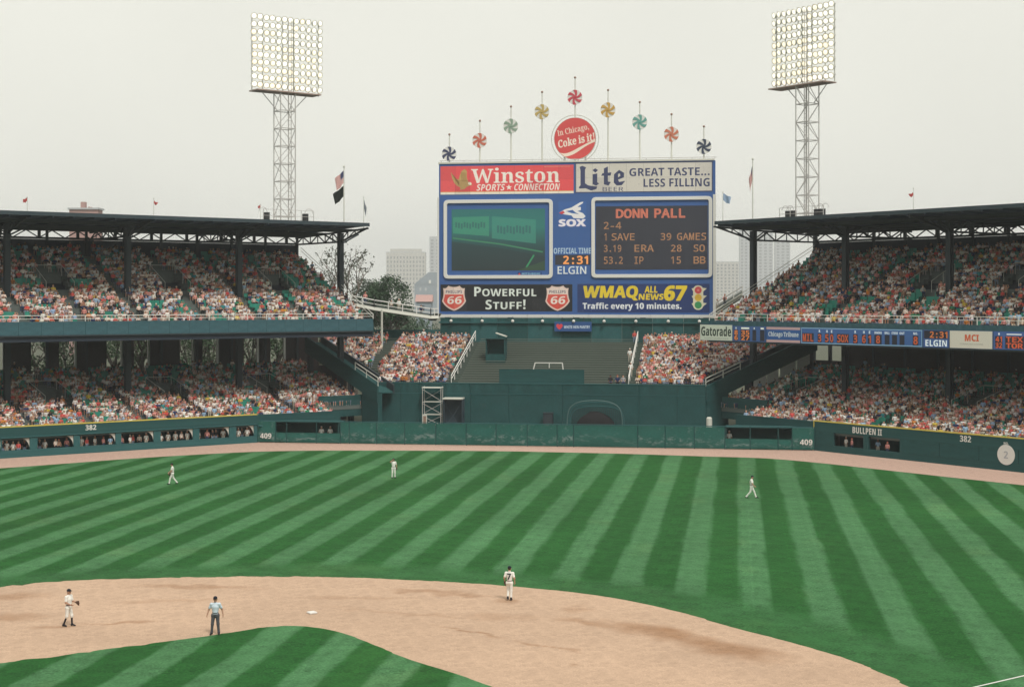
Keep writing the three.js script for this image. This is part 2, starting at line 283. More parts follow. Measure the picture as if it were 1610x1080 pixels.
  structure('infield_grass', ribbon(edge, near, 0.008, 240, 90, (v) => { const [q, p] = toQP(v); return turf(q + 1.2, p, 1); }, 5, 0.35), M.grass, 'infield grass mown in stripes, its rounded corner reaching towards second base');
  // warning track
  const te = pts([[4, 736], [100, 729], [200, 721.5], [300, 715.3], [400, 710.3], [480, 708.6], [560, 708.4], [670, 708.6], [780, 709.3], [900, 711.6], [1000, 714], [1100, 717.3], [1200, 720.5], [1280, 727], [1400, 740], [1500, 751], [1602, 762]]);
  te.unshift(te[0].clone().add(LF.world(-25, 0, 0)).sub(LF.world(0, 0, 0))); te.push(te[te.length - 1].clone().add(RF.world(25, 0, 0)).sub(RF.world(0, 0, 0)));
  const wl = [LF.world(-26, 0, 0.6)]; for (const px of [4, 100, 200, 300, 400]) wl.push(LF.world(LF.along(px, 0), 0, 0.6));
  for (const px of [480, 560, 670, 780, 900, 1000, 1100, 1200, 1265]) wl.push(CF.world(CF.along(px, 0), 0, 0.6)); for (const px of [1300, 1400, 1500, 1602]) wl.push(RF.world(RF.along(px, 0), 0, 0.6)); wl.push(RF.world(RF.along(1602, 0) + 25, 0, 0.6));
  structure('warning_track', ribbon(te, wl, 0.005, 300, 6, null, 3), M.track, 'pink clay warning track curving along the foot of the outfield walls');
  const e = new THREE.PlaneGeometry(7000, 7000); e.rotateX(-Math.PI / 2); e.translate(0, -0.06, -1500);
  structure('ground', e, M.earth, 'dull earth and grass around and beyond the ballpark');
  // foul line
  const f0 = ground(1564, 1073.5), fd = ground(1603, 1064.5).sub(f0).normalize(), fs = V(-fd.z, 0, fd.x), a = f0.clone().addScaledVector(fd, -8), b = f0.clone().addScaledVector(fd, 50), g = new THREE.BufferGeometry();
  const c4 = [a.clone().addScaledVector(fs, -0.05), a.clone().addScaledVector(fs, 0.05), b.clone().addScaledVector(fs, 0.05), b.clone().addScaledVector(fs, -0.05)];
  g.setAttribute('position', new THREE.Float32BufferAttribute(c4.flatMap((v) => [v.x, 0.012, v.z]), 3)); g.setAttribute('uv', new THREE.Float32BufferAttribute([0, 0, 1, 0, 1, 1, 0, 1], 2)); g.setIndex([0, 1, 2, 0, 2, 3]); g.computeVertexNormals();
  structure('foul_line', g, M.white, 'white chalk foul line on the grass');
  const bg = new RoundedBoxGeometry(0.42, 0.09, 0.42, 3, 0.03); bg.rotateY(Math.PI / 4 - AX); const bp = ground(490, 964.5); bg.translate(bp.x, 0.047, bp.z);
  whole('base', bg, M.white, 'white second base bag lying on the infield dirt', 'base');
}
console.log('ground ready');

// ------------------------------------------------------------------ outfield walls
const wallSpan = (F, px0, px1, n = 0) => [F.along(px0, n), F.along(px1, n)];
{ // left-field wall with picnic openings
  const g = LF.place(thing('outfield_wall', 'dark green outfield wall with a row of open picnic windows along its foot', 'wall'));
  const s0 = LF.along(4, 0) - 25, s1 = LF.along(404, 0), H = 3.1;
  const opens = [[-110, -55], [-50, 0], [2, 46], [58, 115], [125, 181], [190, 241], [252, 303], [313, 360], [371, 399]].map(([a, b]) => wallSpan(LF, a, b));
  const yb = 0.75, yt = 1.92;
  part('wall_base', box(s0, s1, 0, yb, -0.3, 0), M.wallPale, g);
  part('wall_top', box(s0, s1, yt, H, -0.3, 0), M.wall, g);
  let x = s0; for (const [a, b] of opens) { if (a > x + 0.05) part('wall_pier', box(x, a, yb, yt, -0.3, 0.004), M.wallPale, g); x = b; } part('wall_pier', box(x, s1, yb, yt, -0.3, 0.004), M.wallPale, g);
  part('ledge', box(s0, s1, yt + 0.1, yt + 0.2, 0.002, 0.1), M.wallPale, g);
  part('top_rail', box(s0, s1, H, H + 0.1, -0.32, 0.02), M.yellow, g);
  for (const [a, b] of opens) { const sh = new THREE.Shape(); sh.moveTo(b, yt); sh.lineTo(b, yt - 0.9); sh.quadraticCurveTo(b - 0.12, yt - 0.25, b - 0.7, yt); const bg = new THREE.ExtrudeGeometry(sh, { depth: 0.05, bevelEnabled: false, curveSegments: 5 }); bg.translate(0, 0, -0.2); part('corner_bracket', bg, M.cream, g); }
  part('floor', box(s0, s1, -0.02, 0.02, -4, -0.3), M.concrete, g); part('back_wall', box(s0, s1, 0, 2.05, -4.1, -4), M.wall, g);
  const t = part('lettering', lettering('382', 0.38), M.white, g); t.position.set(LF.along(142, 0), LF.height(142, 672, 0), 0.004); t.userData.label = 'white numerals 382';
}
{ // right-field wall
  const g = RF.place(thing('outfield_wall', 'dark green outfield wall with bullpen lettering and a round white sign', 'wall'));
  const s0 = RF.along(1281, 0), s1 = RF.along(1602, 0) + 25, H = 3.1, o = [wallSpan(RF, 1311, 1358), wallSpan(RF, 1366, 1415)], yb = 0.7, yt = 2.05;
  part('wall_base', box(s0, s1, 0, yb, -0.3, 0), M.wall, g); part('wall_top', box(s0, s1, yt, H, -0.3, 0), M.wall, g);
  part('wall_pier', box(s0, o[0][0], yb, yt, -0.3, 0), M.wall, g); part('wall_pier', box(o[0][1], o[1][0], yb, yt, -0.3, 0), M.wall, g);
  let px = 1415; for (const nx of [1478, 1540, 1602, 1700]) { part('wall_panel', box(RF.along(px, 0) + 0.03, nx === 1700 ? s1 : RF.along(nx, 0) - 0.03, yb, yt, -0.3, 0.003), M.wall, g); px = nx; }
  part('top_rail', box(s0, s1, H, H + 0.1, -0.32, 0.02), M.yellow, g); part('corner_post', box(s0 - 0.12, s0, 0, H + 0.1, -0.32, 0.02), M.yellow, g);
  part('floor', box(s0, s1, -0.02, 0.02, -4, -0.3), M.concrete, g); part('back_wall', box(s0, s1, 0, 2.1, -4.1, -4), M.wall, g);
  let t = part('lettering', lettering('BULLPEN II', 0.46), M.white, g); t.scale.x = 0.82; t.position.set(RF.along(1364, 0), 2.55, 0.004); t.userData.label = 'white letters BULLPEN II';
  t = part('lettering', lettering('382', 0.42), M.white, g); t.position.set(RF.along(1519, 0), RF.height(1519, 690, 0), 0.004); t.userData.label = 'white numerals 382';
  const c = new THREE.CylinderGeometry(0.95, 0.95, 0.03, 40); c.rotateX(Math.PI / 2); const disc = part('round_sign', c, M.white, g); disc.position.set(RF.along(1583, 0), RF.height(1583, 715, 0), 0.02);
  part('numeral', lettering('2', 0.5), M.numeral, disc).position.set(0, 0, 0.016);
  t = part('lettering', lettering('NO.', 0.16), M.white, g); t.position.set(RF.along(1583, 0), RF.height(1583, 697, 0), 0.004);
}
const dusty = [0, 1, 2, 3, 4].map((v) => { // canvas with pale dusty smears where it rubs and sags
  const t = tile(256, (x, y) => { const w = 0.3 + 0.12 * Math.sin(x * 5 + v * 2) + 0.1 * (fbm(x * 3 + v * 9, v, 2) - 0.5), band = Math.exp(-Math.pow((y - w) / (0.1 + 0.05 * noise(x * 4, v)), 2)), g = fbm(x * 9 + v * 21, y * 16 + v * 3, 4), a = Math.min(1, band * sm(0.42, 0.66, g) * [1, 0.5, 0.9, 0.25, 0.7][v] * (noise(x * 5 + v, 3) > 0.3 ? 1 : 0.4) + 0.3 * sm(0.62, 0.8, fbm(x * 6 + v * 5, y * 7, 3))), k = 0.85 + 0.3 * (fbm(x * 30 + v * 50, y * 30, 3) - 0.5); return [(0.03 + 0.17 * a) * k, (0.135 + 0.15 * a) * k, (0.115 + 0.16 * a) * k].map((q) => Math.min(1, q)); }); return std([1, 1, 1], 0.92, { map: t });
});
{ // centre-field canvas fence
  const g = CF.place(thing('canvas_fence', 'green canvas covered centre field fence with scuffed panels between posts', 'fence'));
  const H = 2.42, px = [404, 433, 450, 497, 535, 549, 592, 636, 685, 733, 780, 829, 876, 902, 1003, 1046, 1092, 1140, 1180, 1224, 1246, 1281];
  const win = { 1: [433, 450], 2: [452, 496], 3: [500, 530], 17: [1145, 1178], 18: [1185, 1222], 19: [1228, 1246] };
  for (let i = 0; i < px.length - 1; i++) {
    const a = CF.along(px[i], 0), b = CF.along(px[i + 1], 0), top = win[i] ? 1.15 : H - 0.06, nx = 14, ny = 10, pg = new THREE.PlaneGeometry(b - a - 0.1, top - 0.08, nx, ny), p = pg.attributes.position;
    for (let k = 0; k < p.count; k++) { const u = p.getX(k) / (b - a) + 0.5, v = p.getY(k) / top + 0.5; p.setZ(k, 0.02 + 0.11 * Math.sin(Math.PI * Math.min(1, Math.max(0, u))) * Math.sin(Math.PI * Math.min(1, Math.max(0, v * 1.3))) * (0.4 + 0.9 * hash2(i, 7)) + 0.05 * (fbm(u * 5 + i * 9, v * 4, 3) - 0.5)); }
    pg.computeVertexNormals(); const m = part('canvas_panel', pg, dusty[i % 5], g); m.position.set((a + b) / 2, 0.05 + top / 2, 0);
  }
  for (const x of px) part('post', rod(V(CF.along(x, 0), 0, -0.05), V(CF.along(x, 0), H, -0.05), 0.055), M.wall, g);
  part('top_rail', box(CF.along(px[0], 0), CF.along(1281, 0), H, H + 0.08, -0.08, 0.04), M.wallPale, g);
  for (const x of [418, 1268]) { const t = part('lettering', lettering('409', 0.42), M.white, g); t.position.set(CF.along(x, 0), CF.height(x, x < 800 ? 685 : 695, 0), 0.16); t.userData.label = 'white numerals 409'; }
  // low roofed boxes added right behind the see-through bays to keep them dark
  for (const [a, b] of [[405, 533], [1140, 1279]]) { const s0 = CF.along(a, 0) + 0.1, s1 = CF.along(b, 0) - 0.1; part('shade_box_back', box(s0, s1, 0, 2.36, -2.9, -2.8), M.wall, g); part('shade_box_roof', box(s0, s1, 2.28, 2.36, -2.8, -0.12), M.wall, g); for (const s of [s0, s1 - 0.1]) part('shade_box_side', box(s, s + 0.1, 0, 2.28, -2.8, -0.12), M.wall, g); }
}
console.log('walls ready');

// ------------------------------------------------------------------ grandstands
const spots = [], seatSpots = [];       // where people sit, where seats stay empty
function prism(profile, s0, s1) {       // profile in (n behind the front, height), drawn along the stand
  const sh = new THREE.Shape(profile.map(([n, y]) => new THREE.Vector2(n, y))), g = new THREE.ExtrudeGeometry(sh, { depth: s1 - s0, bevelEnabled: false }); g.rotateY(Math.PI / 2); g.translate(s0, 0, 0); return g;
}
function hBeam(x, z, y0, y1, w) { return join([box(x - w / 2, x + w / 2, y0, y1, z + w * 0.38, z + w / 2), box(x - w / 2, x + w / 2, y0, y1, z - w / 2, z - w * 0.38), box(x - w * 0.08, x + w * 0.08, y0, y1, z - w * 0.38, z + w * 0.38)]); }
function gapsIn(a, b, cuts) { let out = [[a, b]]; for (const [c, d] of cuts) out = out.flatMap(([p, q]) => (d <= p || c >= q ? [[p, q]] : [[p, Math.max(p, c)], [Math.min(q, d), q]].filter(([m, n]) => n - m > 0.1))); return out; }
const UP = { n0: 3.4, y0: 13.05, dn: 0.86, dy: 0.405, rows: 21 }, LO = { n0: 0.7, y0: 2.2, dn: 0.86, dy: 0.213, rows: 24 };
const rowN = (R, i) => R.n0 + i * R.dn, rowY = (R, i) => R.y0 + i * R.dy;

function stand(F, o) {
  const g = F.place(thing('grandstand', o.label, 'grandstand', 'double deck grandstands'));
  const [u0, u1] = o.upper, [l0, l1] = o.lower, [r0, r1] = o.roof, sg = o.sign;            // sg = +1: the open end is at larger s
  // seating steps, cut where stairs come up
  const deck = (R, a, b, cuts, aisles, sec) => {
    for (let i = 0; i < R.rows; i++) {
      const n = rowN(R, i), y = rowY(R, i); let [x0, x1] = [a, b];
      if (sec === 'lower' && n < 5) { if (sg > 0) x1 = o.lowerFront; else x0 = o.lowerFront; }
      const c = cuts.filter((q) => n > q.n0 && n < q.n1).map((q) => [q.s - 1.5, q.s + 1.5]);
      for (const [p, q] of gapsIn(x0, x1, c)) part('seating_step', box(p, q, y - R.dy - 0.25, y, -n - R.dn + 0.02, -n), M.concrete, g);
      const blocked = [...cuts.filter((q) => n > q.n0 - 0.9 && n < q.n1 + 0.3).map((q) => [q.s - 1.9, q.s + 1.9]), ...aisles.map((s) => [s - 0.6, s + 0.6])];
      for (let s = x0 + 0.3 + rr(0, 0.4); s < x1 - 0.3; s += 0.5) { if (blocked.some(([p, q]) => s > p && s < q)) continue; (o.taken(F, s, n, i, sec) ? spots : seatSpots).push({ F, s: s + rr(-0.1, 0.1), n: n + 0.42 + rr(-0.09, 0.09), y, sec: o.key + ' ' + sec, i }); }
    }
    for (const q of cuts) {   // stair openings
      const i0 = Math.ceil((q.n0 - R.n0) / R.dn), y = rowY(R, i0), yTop = rowY(R, Math.floor((q.n1 - R.n0) / R.dn)) , nb = q.n1;
      part('stair_opening', join([box(q.s - 1.5, q.s + 1.5, y - 1.4, y - 1.3, -nb, -q.n0), box(q.s - 1.52, q.s + 1.52, y - 1.4, yTop, -nb - 0.12, -nb), box(q.s - 1.6, q.s - 1.5, y - 1.4, y - 0.1, -nb, -q.n0), box(q.s + 1.5, q.s + 1.6, y - 1.4, y - 0.1, -nb, -q.n0)]), M.concrete, g);
      const k = R.dy / R.dn, rl = []; for (const e of [-1.6, 1.6]) { rl.push(rod(V(q.s + e, y + 0.95, -q.n0), V(q.s + e, y + 0.95 + k * (nb - q.n0), -nb), 0.035)); for (const t of [0, 0.5, 1]) { const n = q.n0 + (nb - q.n0) * t; rl.push(rod(V(q.s + e, y - 0.3 + k * (n - q.n0), -n), V(q.s + e, y + 0.95 + k * (n - q.n0), -n), 0.03)); } }
      rl.push(rod(V(q.s - 1.6, y + 0.95 + k * (nb - q.n0), -nb), V(q.s + 1.6, y + 0.95 + k * (nb - q.n0), -nb), 0.035)); part('stair_rail', join(rl), M.cream, g);
    }
  };
  deck(UP, u0, u1, o.cutsUp, o.aislesUp, 'upper'); deck(LO, l0, l1, o.cutsLo, o.aislesLo, 'lower');
  // slabs under the decks
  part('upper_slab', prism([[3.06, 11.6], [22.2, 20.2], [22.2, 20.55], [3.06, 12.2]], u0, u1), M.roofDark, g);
  part('lower_slab', prism([[4.2, 0], [22.3, 0], [22.3, 6.1], [5, 1.8], [4.2, 1.8]], sg > 0 ? l0 : o.lowerFront + 0, sg > 0 ? o.lowerFront : l1), M.concrete, g);
  { const a = sg > 0 ? o.lowerFront : l0, b = sg > 0 ? l1 : o.lowerFront; part('end_slab', prism([[5.2, 2.2], [22.3, 6.1], [22.3, 6.5], [5.2, 2.7]], a, b), M.wall, g);
    part('balcony_front', box(a, b, 1.95, 4.5, -5.2, -5.05), M.wall, g); }
  // front apron of the lower deck where no outfield wall stands
  { const a = sg > 0 ? LF.along(404, 0) : o.lowerFront, b = sg > 0 ? o.lowerFront : RF.along(1281, 0); part('lower_front', box(a, b, 1.95, 3.1, -0.3, -0.02), M.wall, g); part('front_ledge', box(a, b, 1.8, 1.95, -0.4, 0.35), M.wallPale, g); }
  // roof: deck, fascia, trusses
  const roof = part('roof', prism([[4, 24.95], [22.8, 24.4], [22.8, 24.62], [4, 25.2]], r0, r1), M.roofUnder, g);
  part('roof_fascia', box(r0, r1, 24.86, 25.28, -4, -3.86), M.roofEdge, roof);
  const rib = (n) => 24.95 - (n - 4) * 0.55 / 18.8;
  for (let s = r0 + 0.3, k = 0; s < r1; s += 2.3, k++) part('rafter', prism([[4.1, rib(4.1)], [22.7, rib(22.7)], [22.7, rib(22.7) - 0.26], [4.1, rib(4.1) - 0.26]], s, s + 0.14), M.roofUnder, roof);
  for (const n of [6.5, 9, 13.5, 16.5, 19.5]) part('purlin', box(r0 + 0.05, r1 - 0.05, rib(n) - 0.5, rib(n) - 0.27, -n - 0.08, -n + 0.08), M.steel, roof);
  const truss = (s) => { // across the stand
    const t = [bar(V(s, 23.2, -22.4), V(s, 23.2, -10.8), 0.2), bar(V(s, 23.2, -10.8), V(s, rib(4.3) - 0.25, -4.3), 0.18), bar(V(s, rib(22) - 0.4, -22.4), V(s, rib(4.2) - 0.3, -4.2), 0.2)];
    for (let i = 0; i < 6; i++) { const a = 10.8 + i * 1.93, b = a + 1.93; t.push(bar(V(s, 23.2, -a), V(s, rib(a) - 0.35, -a), 0.1)); t.push(i % 2 ? bar(V(s, rib(a) - 0.35, -a), V(s, 23.2, -b), 0.12) : bar(V(s, 23.2, -a), V(s, rib(b) - 0.35, -b), 0.12)); }
    for (const [a, b] of [[9, 10.8], [7.2, 9], [5.6, 7.2]]) { const ya = 23.2 + (10.8 - a) / 6.5 * 1.5, yb = 23.2 + (10.8 - b) / 6.5 * 1.5; t.push(bar(V(s, ya, -a), V(s, rib(a) - 0.35, -a), 0.1)); t.push(bar(V(s, yb, -b), V(s, rib(a) - 0.35, -a), 0.1)); }
    return join(t);
  };
  for (const s of o.columns) {
    part('column', hBeam(s, -10.8, 0, 24.3, 0.62), M.steel, g); part('roof_truss', truss(s), M.steel, roof);
    part('knee_brace', join([bar(V(s - 2.6, 24.2, -10.8), V(s, 22.9, -10.8), 0.16), bar(V(s + 2.6, 24.2, -10.8), V(s, 22.9, -10.8), 0.16)]), M.steel, roof);
  }
  { // truss along the back, seen against the sky
    const t = [], a = r0 + 0.2, b = sg > 0 ? o.backEnd : r1, a2 = sg > 0 ? a : o.backEnd, N = Math.round((b - a2) / 1.55), st = (b - a2) / N;
    t.push(box(a2, b, 23.15, 23.4, -22.5, -22.25), box(a2, b, 24.12, 24.3, -22.5, -22.25));
    for (let i = 0; i < N; i++) { const x = a2 + i * st; t.push(i % 2 ? bar(V(x, 24.2, -22.38), V(x + st, 23.3, -22.38), 0.12) : bar(V(x, 23.3, -22.38), V(x + st, 24.2, -22.38), 0.12)); if (i % 3 === 0) t.push(box(x - 0.16, x + 0.16, 23.3, 24.2, -22.5, -22.25)); }
    part('back_truss', join(t), M.steel, roof);
    // upper back wall in panels, with posts
    const P = Math.round((b - a2) / 4.6), w = (b - a2) / P;
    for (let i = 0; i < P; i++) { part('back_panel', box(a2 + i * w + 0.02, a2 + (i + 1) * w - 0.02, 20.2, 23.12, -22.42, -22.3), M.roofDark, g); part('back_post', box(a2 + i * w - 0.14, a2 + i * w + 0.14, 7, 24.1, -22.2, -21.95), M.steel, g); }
    if (sg > 0) part('back_post', box(b - 0.28, b, 7, 24.1, -22.2, -21.95), M.steel, g); 
  }
  // front of the upper deck
  const [f0, f1] = o.fascia, fh = o.fasciaY; const np = Math.round((u1 - u0) / 2.35), pw = (u1 - u0) / np;
  for (let i = 0; i < np; i++) part('fascia_panel', box(u0 + i * pw + 0.012, u0 + (i + 1) * pw - 0.012, fh[0], fh[1], -3.05, -2.9), M.fascia, g);
  part('fascia_lip', box(u0, u1, fh[0] - 0.14, fh[0], -3.3, -2.82), M.steel, g);
  const rail = part('front_rail', join([box(u0, u1, 14.32, 14.39, -3.0, -2.94), box(u0, u1, 13.98, 14.03, -3.0, -2.95)]), M.white, g);
  for (let i = 0; i <= np; i++) part('rail_post', box(u0 + i * pw - 0.04, u0 + i * pw + 0.04, fh[1], 14.32, -3.0, -2.94), M.white, rail);
  const en = sg > 0 ? u1 : u0; // sloping rail down the open end of the upper deck
  part('end_rail', join([rod(V(en, 14.3, -3), V(en, 14.3 + 18 * 0.471, -21), 0.04), rod(V(en, 13.9, -3), V(en, 13.9 + 18 * 0.471, -21), 0.035)]), M.cream, g);
  part('end_wall', prism([[3.06, 11.7], [22.2, 20.2], [22.2, 21.6], [3.06, 13.0]], sg > 0 ? en + 0.02 : en - 0.16, sg > 0 ? en + 0.16 : en - 0.02), M.wall, g);
  return g;
}
const hole = (s, n, f, seed) => fbm(s * f + seed, n * f * 1.3 + seed, 3);
const leftEnd = LF.along(586, 3), leftFar = LF.along(4, 0) - 26;
const colL = [535, 375, 200, 10].map((p) => LF.along(p, 10.8)); colL.push(colL[3] - 13.8);
const leftStand = stand(LF, {
  key: 'left', sign: 1, label: 'roofed double deck grandstand with plain blue-green deck front and open arcade behind', upper: [leftFar, leftEnd], lower: [leftFar, LF.along(467, 22.3)], lowerFront: LF.along(535, 0), roof: [leftFar, LF.along(580, 4)], backEnd: LF.along(467, 22.3), columns: colL, fascia: [leftFar, leftEnd], fasciaY: [12.3, 13.72],
  cutsUp: [[84, 12, 16], [268, 12, 16.4], [433, 12, 16]].map(([p, a, b]) => ({ s: LF.along(p, 14), n0: a, n1: b })), cutsLo: [[78, 10, 15.5], [262, 10, 15.5], [420, 10, 15.5]].map(([p, a, b]) => ({ s: LF.along(p, 13), n0: a, n1: b })),
  aislesUp: [[110, 8], [300, 8], [455, 8], [20, 8], [200, 8], [385, 8]].map(([p, n]) => LF.along(p, n)), aislesLo: [[120, 6], [300, 6], [440, 6], [30, 6], [205, 6]].map(([p, n]) => LF.along(p, n)),
  taken: (F, s, n, i, sec) => rnd() < (sec === 'upper' ? (hole(s, n, 0.32, 5) > 0.66 ? 0.2 : i > 14 ? 0.9 - (i - 14) * 0.03 : 0.93) : hole(s, n, 0.3, 31) > 0.68 ? 0.25 : i > 12 ? 0.95 - (i - 12) * 0.05 : 0.95),  // lower back rows thinned so the deck looks darker there
});
const rightEnd = RF.along(1116, 3), rightFar = RF.along(1602, 0) + 26;
const colR = [1185, 1330, 1494].map((p) => RF.along(p, 10.8)); colR.push(colR[2] + 14.2, colR[2] + 28.4);
const rightStand = stand(RF, {
  key: 'right', sign: -1, label: 'roofed double deck grandstand carrying a band of scoreboards and advertisements on its deck front', upper: [rightEnd, rightFar], lower: [RF.along(1283, 22.3), rightFar], lowerFront: RF.along(1157, 0), roof: [RF.along(1125, 4), rightFar], backEnd: RF.along(1283, 22.3), columns: colR, fascia: [rightEnd, rightFar], fasciaY: [11.2, 13.55],
  cutsUp: [[1465, 12, 16], [1600, 12, 16]].map(([p, a, b]) => ({ s: RF.along(p, 14), n0: a, n1: b })), cutsLo: [[1265, 10, 15], [1545, 10, 15.5]].map(([p, a, b]) => ({ s: RF.along(p, 13), n0: a, n1: b })),
  aislesUp: [[1440, 8], [1330, 8], [1570, 8], [1240, 8]].map(([p, n]) => RF.along(p, n)), aislesLo: [[1570, 4], [1420, 6], [1310, 6], [1215, 6]].map(([p, n]) => RF.along(p, n)),
  taken: (F, s, n, i, sec) => rnd() < (sec === 'upper' ? (hole(s, n, 0.34, 77) > 0.64 ? 0.2 : i > 14 ? 0.9 - (i - 14) * 0.03 : 0.92) : hole(s, n, 0.3, 99) > 0.7 ? 0.3 : i > 9 ? 0.94 - (i - 9) * 0.05 : 0.94),  // rear lower rows left emptier to deepen the dark under the deck
});
{ // arcade behind the lower left deck: dark brick piers between tall openings, each with a white strip painting its sunlit jamb
  const op = [[-100, -75], [-62, -38], [-20, 6], [48, 74], [92, 119], [167, 192], [210, 234], [282, 304], [318, 343], [383, 406], [425, 448], [500, 517]].map(([a, b]) => wallSpan(LF, a, b, 22.4)), end = LF.along(545, 22.4);
  let x = leftFar; const be = LF.along(467, 22.3); for (const [a, b] of op) { if (x < be && a > be) { part('brick_pier', box(x, be, 0, 20.1, -23.1, -22.45), M.brickDark, leftStand); x = be; } const top = x < be - 0.1 ? 20.1 : 12.3; part('brick_pier', box(x, a, 0, top, -23.1, -22.45), M.brickDark, leftStand); part('lit_jamb_strip', box(b - 0.24, b - 0.02, 7.3, top - 0.1, -22.45, -22.25), M.white, leftStand); part('parapet', box(a, b, 0, 7.3, -23, -22.5), M.brickDark, leftStand); x = b; }
  part('brick_pier', box(x, end, 0, 12.3, -23.1, -22.45), M.brickDark, leftStand);
  const lo = RF.along(1278, 22.4), hi = RF.along(1323, 22.4), m = RF.along(1303, 22.4);
  part('back_wall', box(hi, rightFar, 0, 20.1, -23.1, -22.45), M.brickDark, rightStand); part('parapet', box(lo, hi, 0, 8.4, -23.1, -22.45), M.brickDark, rightStand); part('mullion', box(m - 0.2, m + 0.2, 8.4, 20.1, -22.9, -22.6), M.steel, rightStand);
}
console.log('stands ready', spots.length, seatSpots.length);

// ------------------------------------------------------------------ centre-field bleachers
const BW = 15, BH = 5.95;                   // front wall: metres behind the fence, height
const bx = (px, w = BW) => CF.along(px, w);
const bleachers = CF.place(thing('bleachers', 'dark green centre field bleachers with an empty middle block of plank benches', 'bleachers'));
{
  const g = bleachers, b0 = bx(592), b1 = bx(1110), L0 = bx(500, 30), R1 = bx(1245, 30), rows = 20, dn = 0.86, dy = 0.252;
  const pxs = [592, 630, 660, 700, 740, 800, 885, 1005, 1065, 1110];
  for (let i = 0; i < pxs.length - 1; i++) part('wall_panel', box(bx(pxs[i]) + 0.015, bx(pxs[i + 1]) - 0.015, 0, BH, -BW - 0.4, -BW + (i % 2 ? 0.01 : 0)), M.wall, g);
  part('wall_cap', box(b0, b1, BH, BH + 0.09, -BW - 0.45, -BW + 0.06), M.wallPale, g);
  part('band', box(b0, b1, BH - 1.25, BH - 1.17, -BW, -BW + 0.05), M.wallPale, g);
  const e0 = bx(741, 24), e1 = bx(992, 24);
  for (let i = 0; i < rows; i++) {
    const n = BW + 0.5 + i * dn, y = BH - 0.3 + i * dy, k = Math.max(0, 1 - i / 14), a = b0 - (b0 - L0) * sm(1, 18, i), b = b1 + (R1 - b1) * sm(1, 18, i);
    part('tread', box(a, b, y - dy - 0.2, y, -n - dn + 0.02, -n), M.bleacher, g);
    for (const [p, q] of [[a + 0.1, e0 - 1.4], [e0 - 0.2, (e0 + e1) / 2 - 0.03], [(e0 + e1) / 2 + 0.03, e1 - 0.1], [e1 + 1, b - 0.1]]) part('bench', box(p, q, y + 0.36, y + 0.42, -n - 0.62, -n - 0.32), M.bench, g);
    for (const [p, q] of [[a, e0 - 1.5], [e1 + 1.1, b]]) for (let s = p + 0.2 + rr(0, 0.4); s < q - 0.2; s += 0.44) { if (Math.abs(s - bx(598, 24)) < 0.55 + 0.02 * i) continue; if (rnd() < 0.97) spots.push({ F: CF, s: s + rr(-0.05, 0.05), n: n + 0.42 + rr(-0.05, 0.05), y, sec: 'bleachers', i }); }
  }
  part('under_wall', prism([[BW + 0.5, 0], [BW + 17.8, 0], [BW + 17.8, 9.8], [BW + 0.5, 5.1]], b0 + 0.1, b1 - 0.1), M.wall, g);
  part('wing_soffit', join([prism([[BW + 13, 8.2], [BW + 17.8, 9.5], [BW + 17.8, 9.8], [BW + 13, 8.5]], L0 + 2, b0), prism([[BW + 13, 8.2], [BW + 17.8, 9.5], [BW + 17.8, 9.8], [BW + 13, 8.5]], b1, R1 - 2)]), M.wall, g);
  // stair rails beside the empty block
  for (const [x, c] of [[e0 - 0.9, -1], [e1 + 0.35, 1]]) {
    const r = [bar(V(x, BH + 0.95, -BW - 0.3), V(x, BH + 0.95 + 17 * 0.293, -BW - 17.3), 0.09), bar(V(x, BH + 0.5, -BW - 0.3), V(x, BH + 0.5 + 17 * 0.293, -BW - 17.3), 0.07)]; for (let i = 0; i <= 8; i++) r.push(box(x - 0.04, x + 0.04, BH - 0.3 + i * 0.62, BH + 0.95 + i * 0.62, -BW - 0.34 - i * 2.12, -BW - 0.26 - i * 2.12));
    part('stair_rail', join(r), M.white, g);
  }
  // batter's eye board with a white pipe frame over it
  const p0 = bx(784), p1 = bx(918); part('eye_board', box(p0, p1, BH + 0.09, BH + 1.75, -BW - 0.55, -BW - 0.4), M.wall, g);
  const q0 = bx(837), q1 = bx(884), qm = bx(862); part('pipe_frame', join([bar(V(q0, BH + 1.7, -BW - 1), V(q0 + 0.2, BH + 2.5, -BW - 1), 0.12), bar(V(q1, BH + 1.7, -BW - 1), V(q1 - 0.1, BH + 2.5, -BW - 1), 0.12), bar(V(q0 + 0.2, BH + 2.5, -BW - 1), V(q1 - 0.1, BH + 2.5, -BW - 1), 0.1), bar(V(qm, BH + 1.9, -BW - 1), V(qm, BH + 2.5, -BW - 1), 0.08), box(q0, q1, BH + 0.2, BH + 1.7, -BW - 1.06, -BW - 0.94)]), M.white, g).material = M.white;
  // back wall below the scoreboard
  const wb = 33.2, pw = [520, 600, 650, 692, 740, 782, 830, 882, 930, 978, 1026, 1075, 1124, 1180, 1240];
  for (let i = 0; i < pw.length - 1; i++) part('back_panel', box(bx(pw[i], wb) + 0.02, bx(pw[i + 1], wb) - 0.02, 8, i < 3 || i > 11 ? 12 : 13.6, -wb - 0.3, -wb), i % 2 ? M.wall : M.wallPale, g);
  part('back_beam', box(bx(690, wb), bx(1124, wb), 12.9, 13.1, -wb, -wb + 0.25), M.wallPale, g);
}
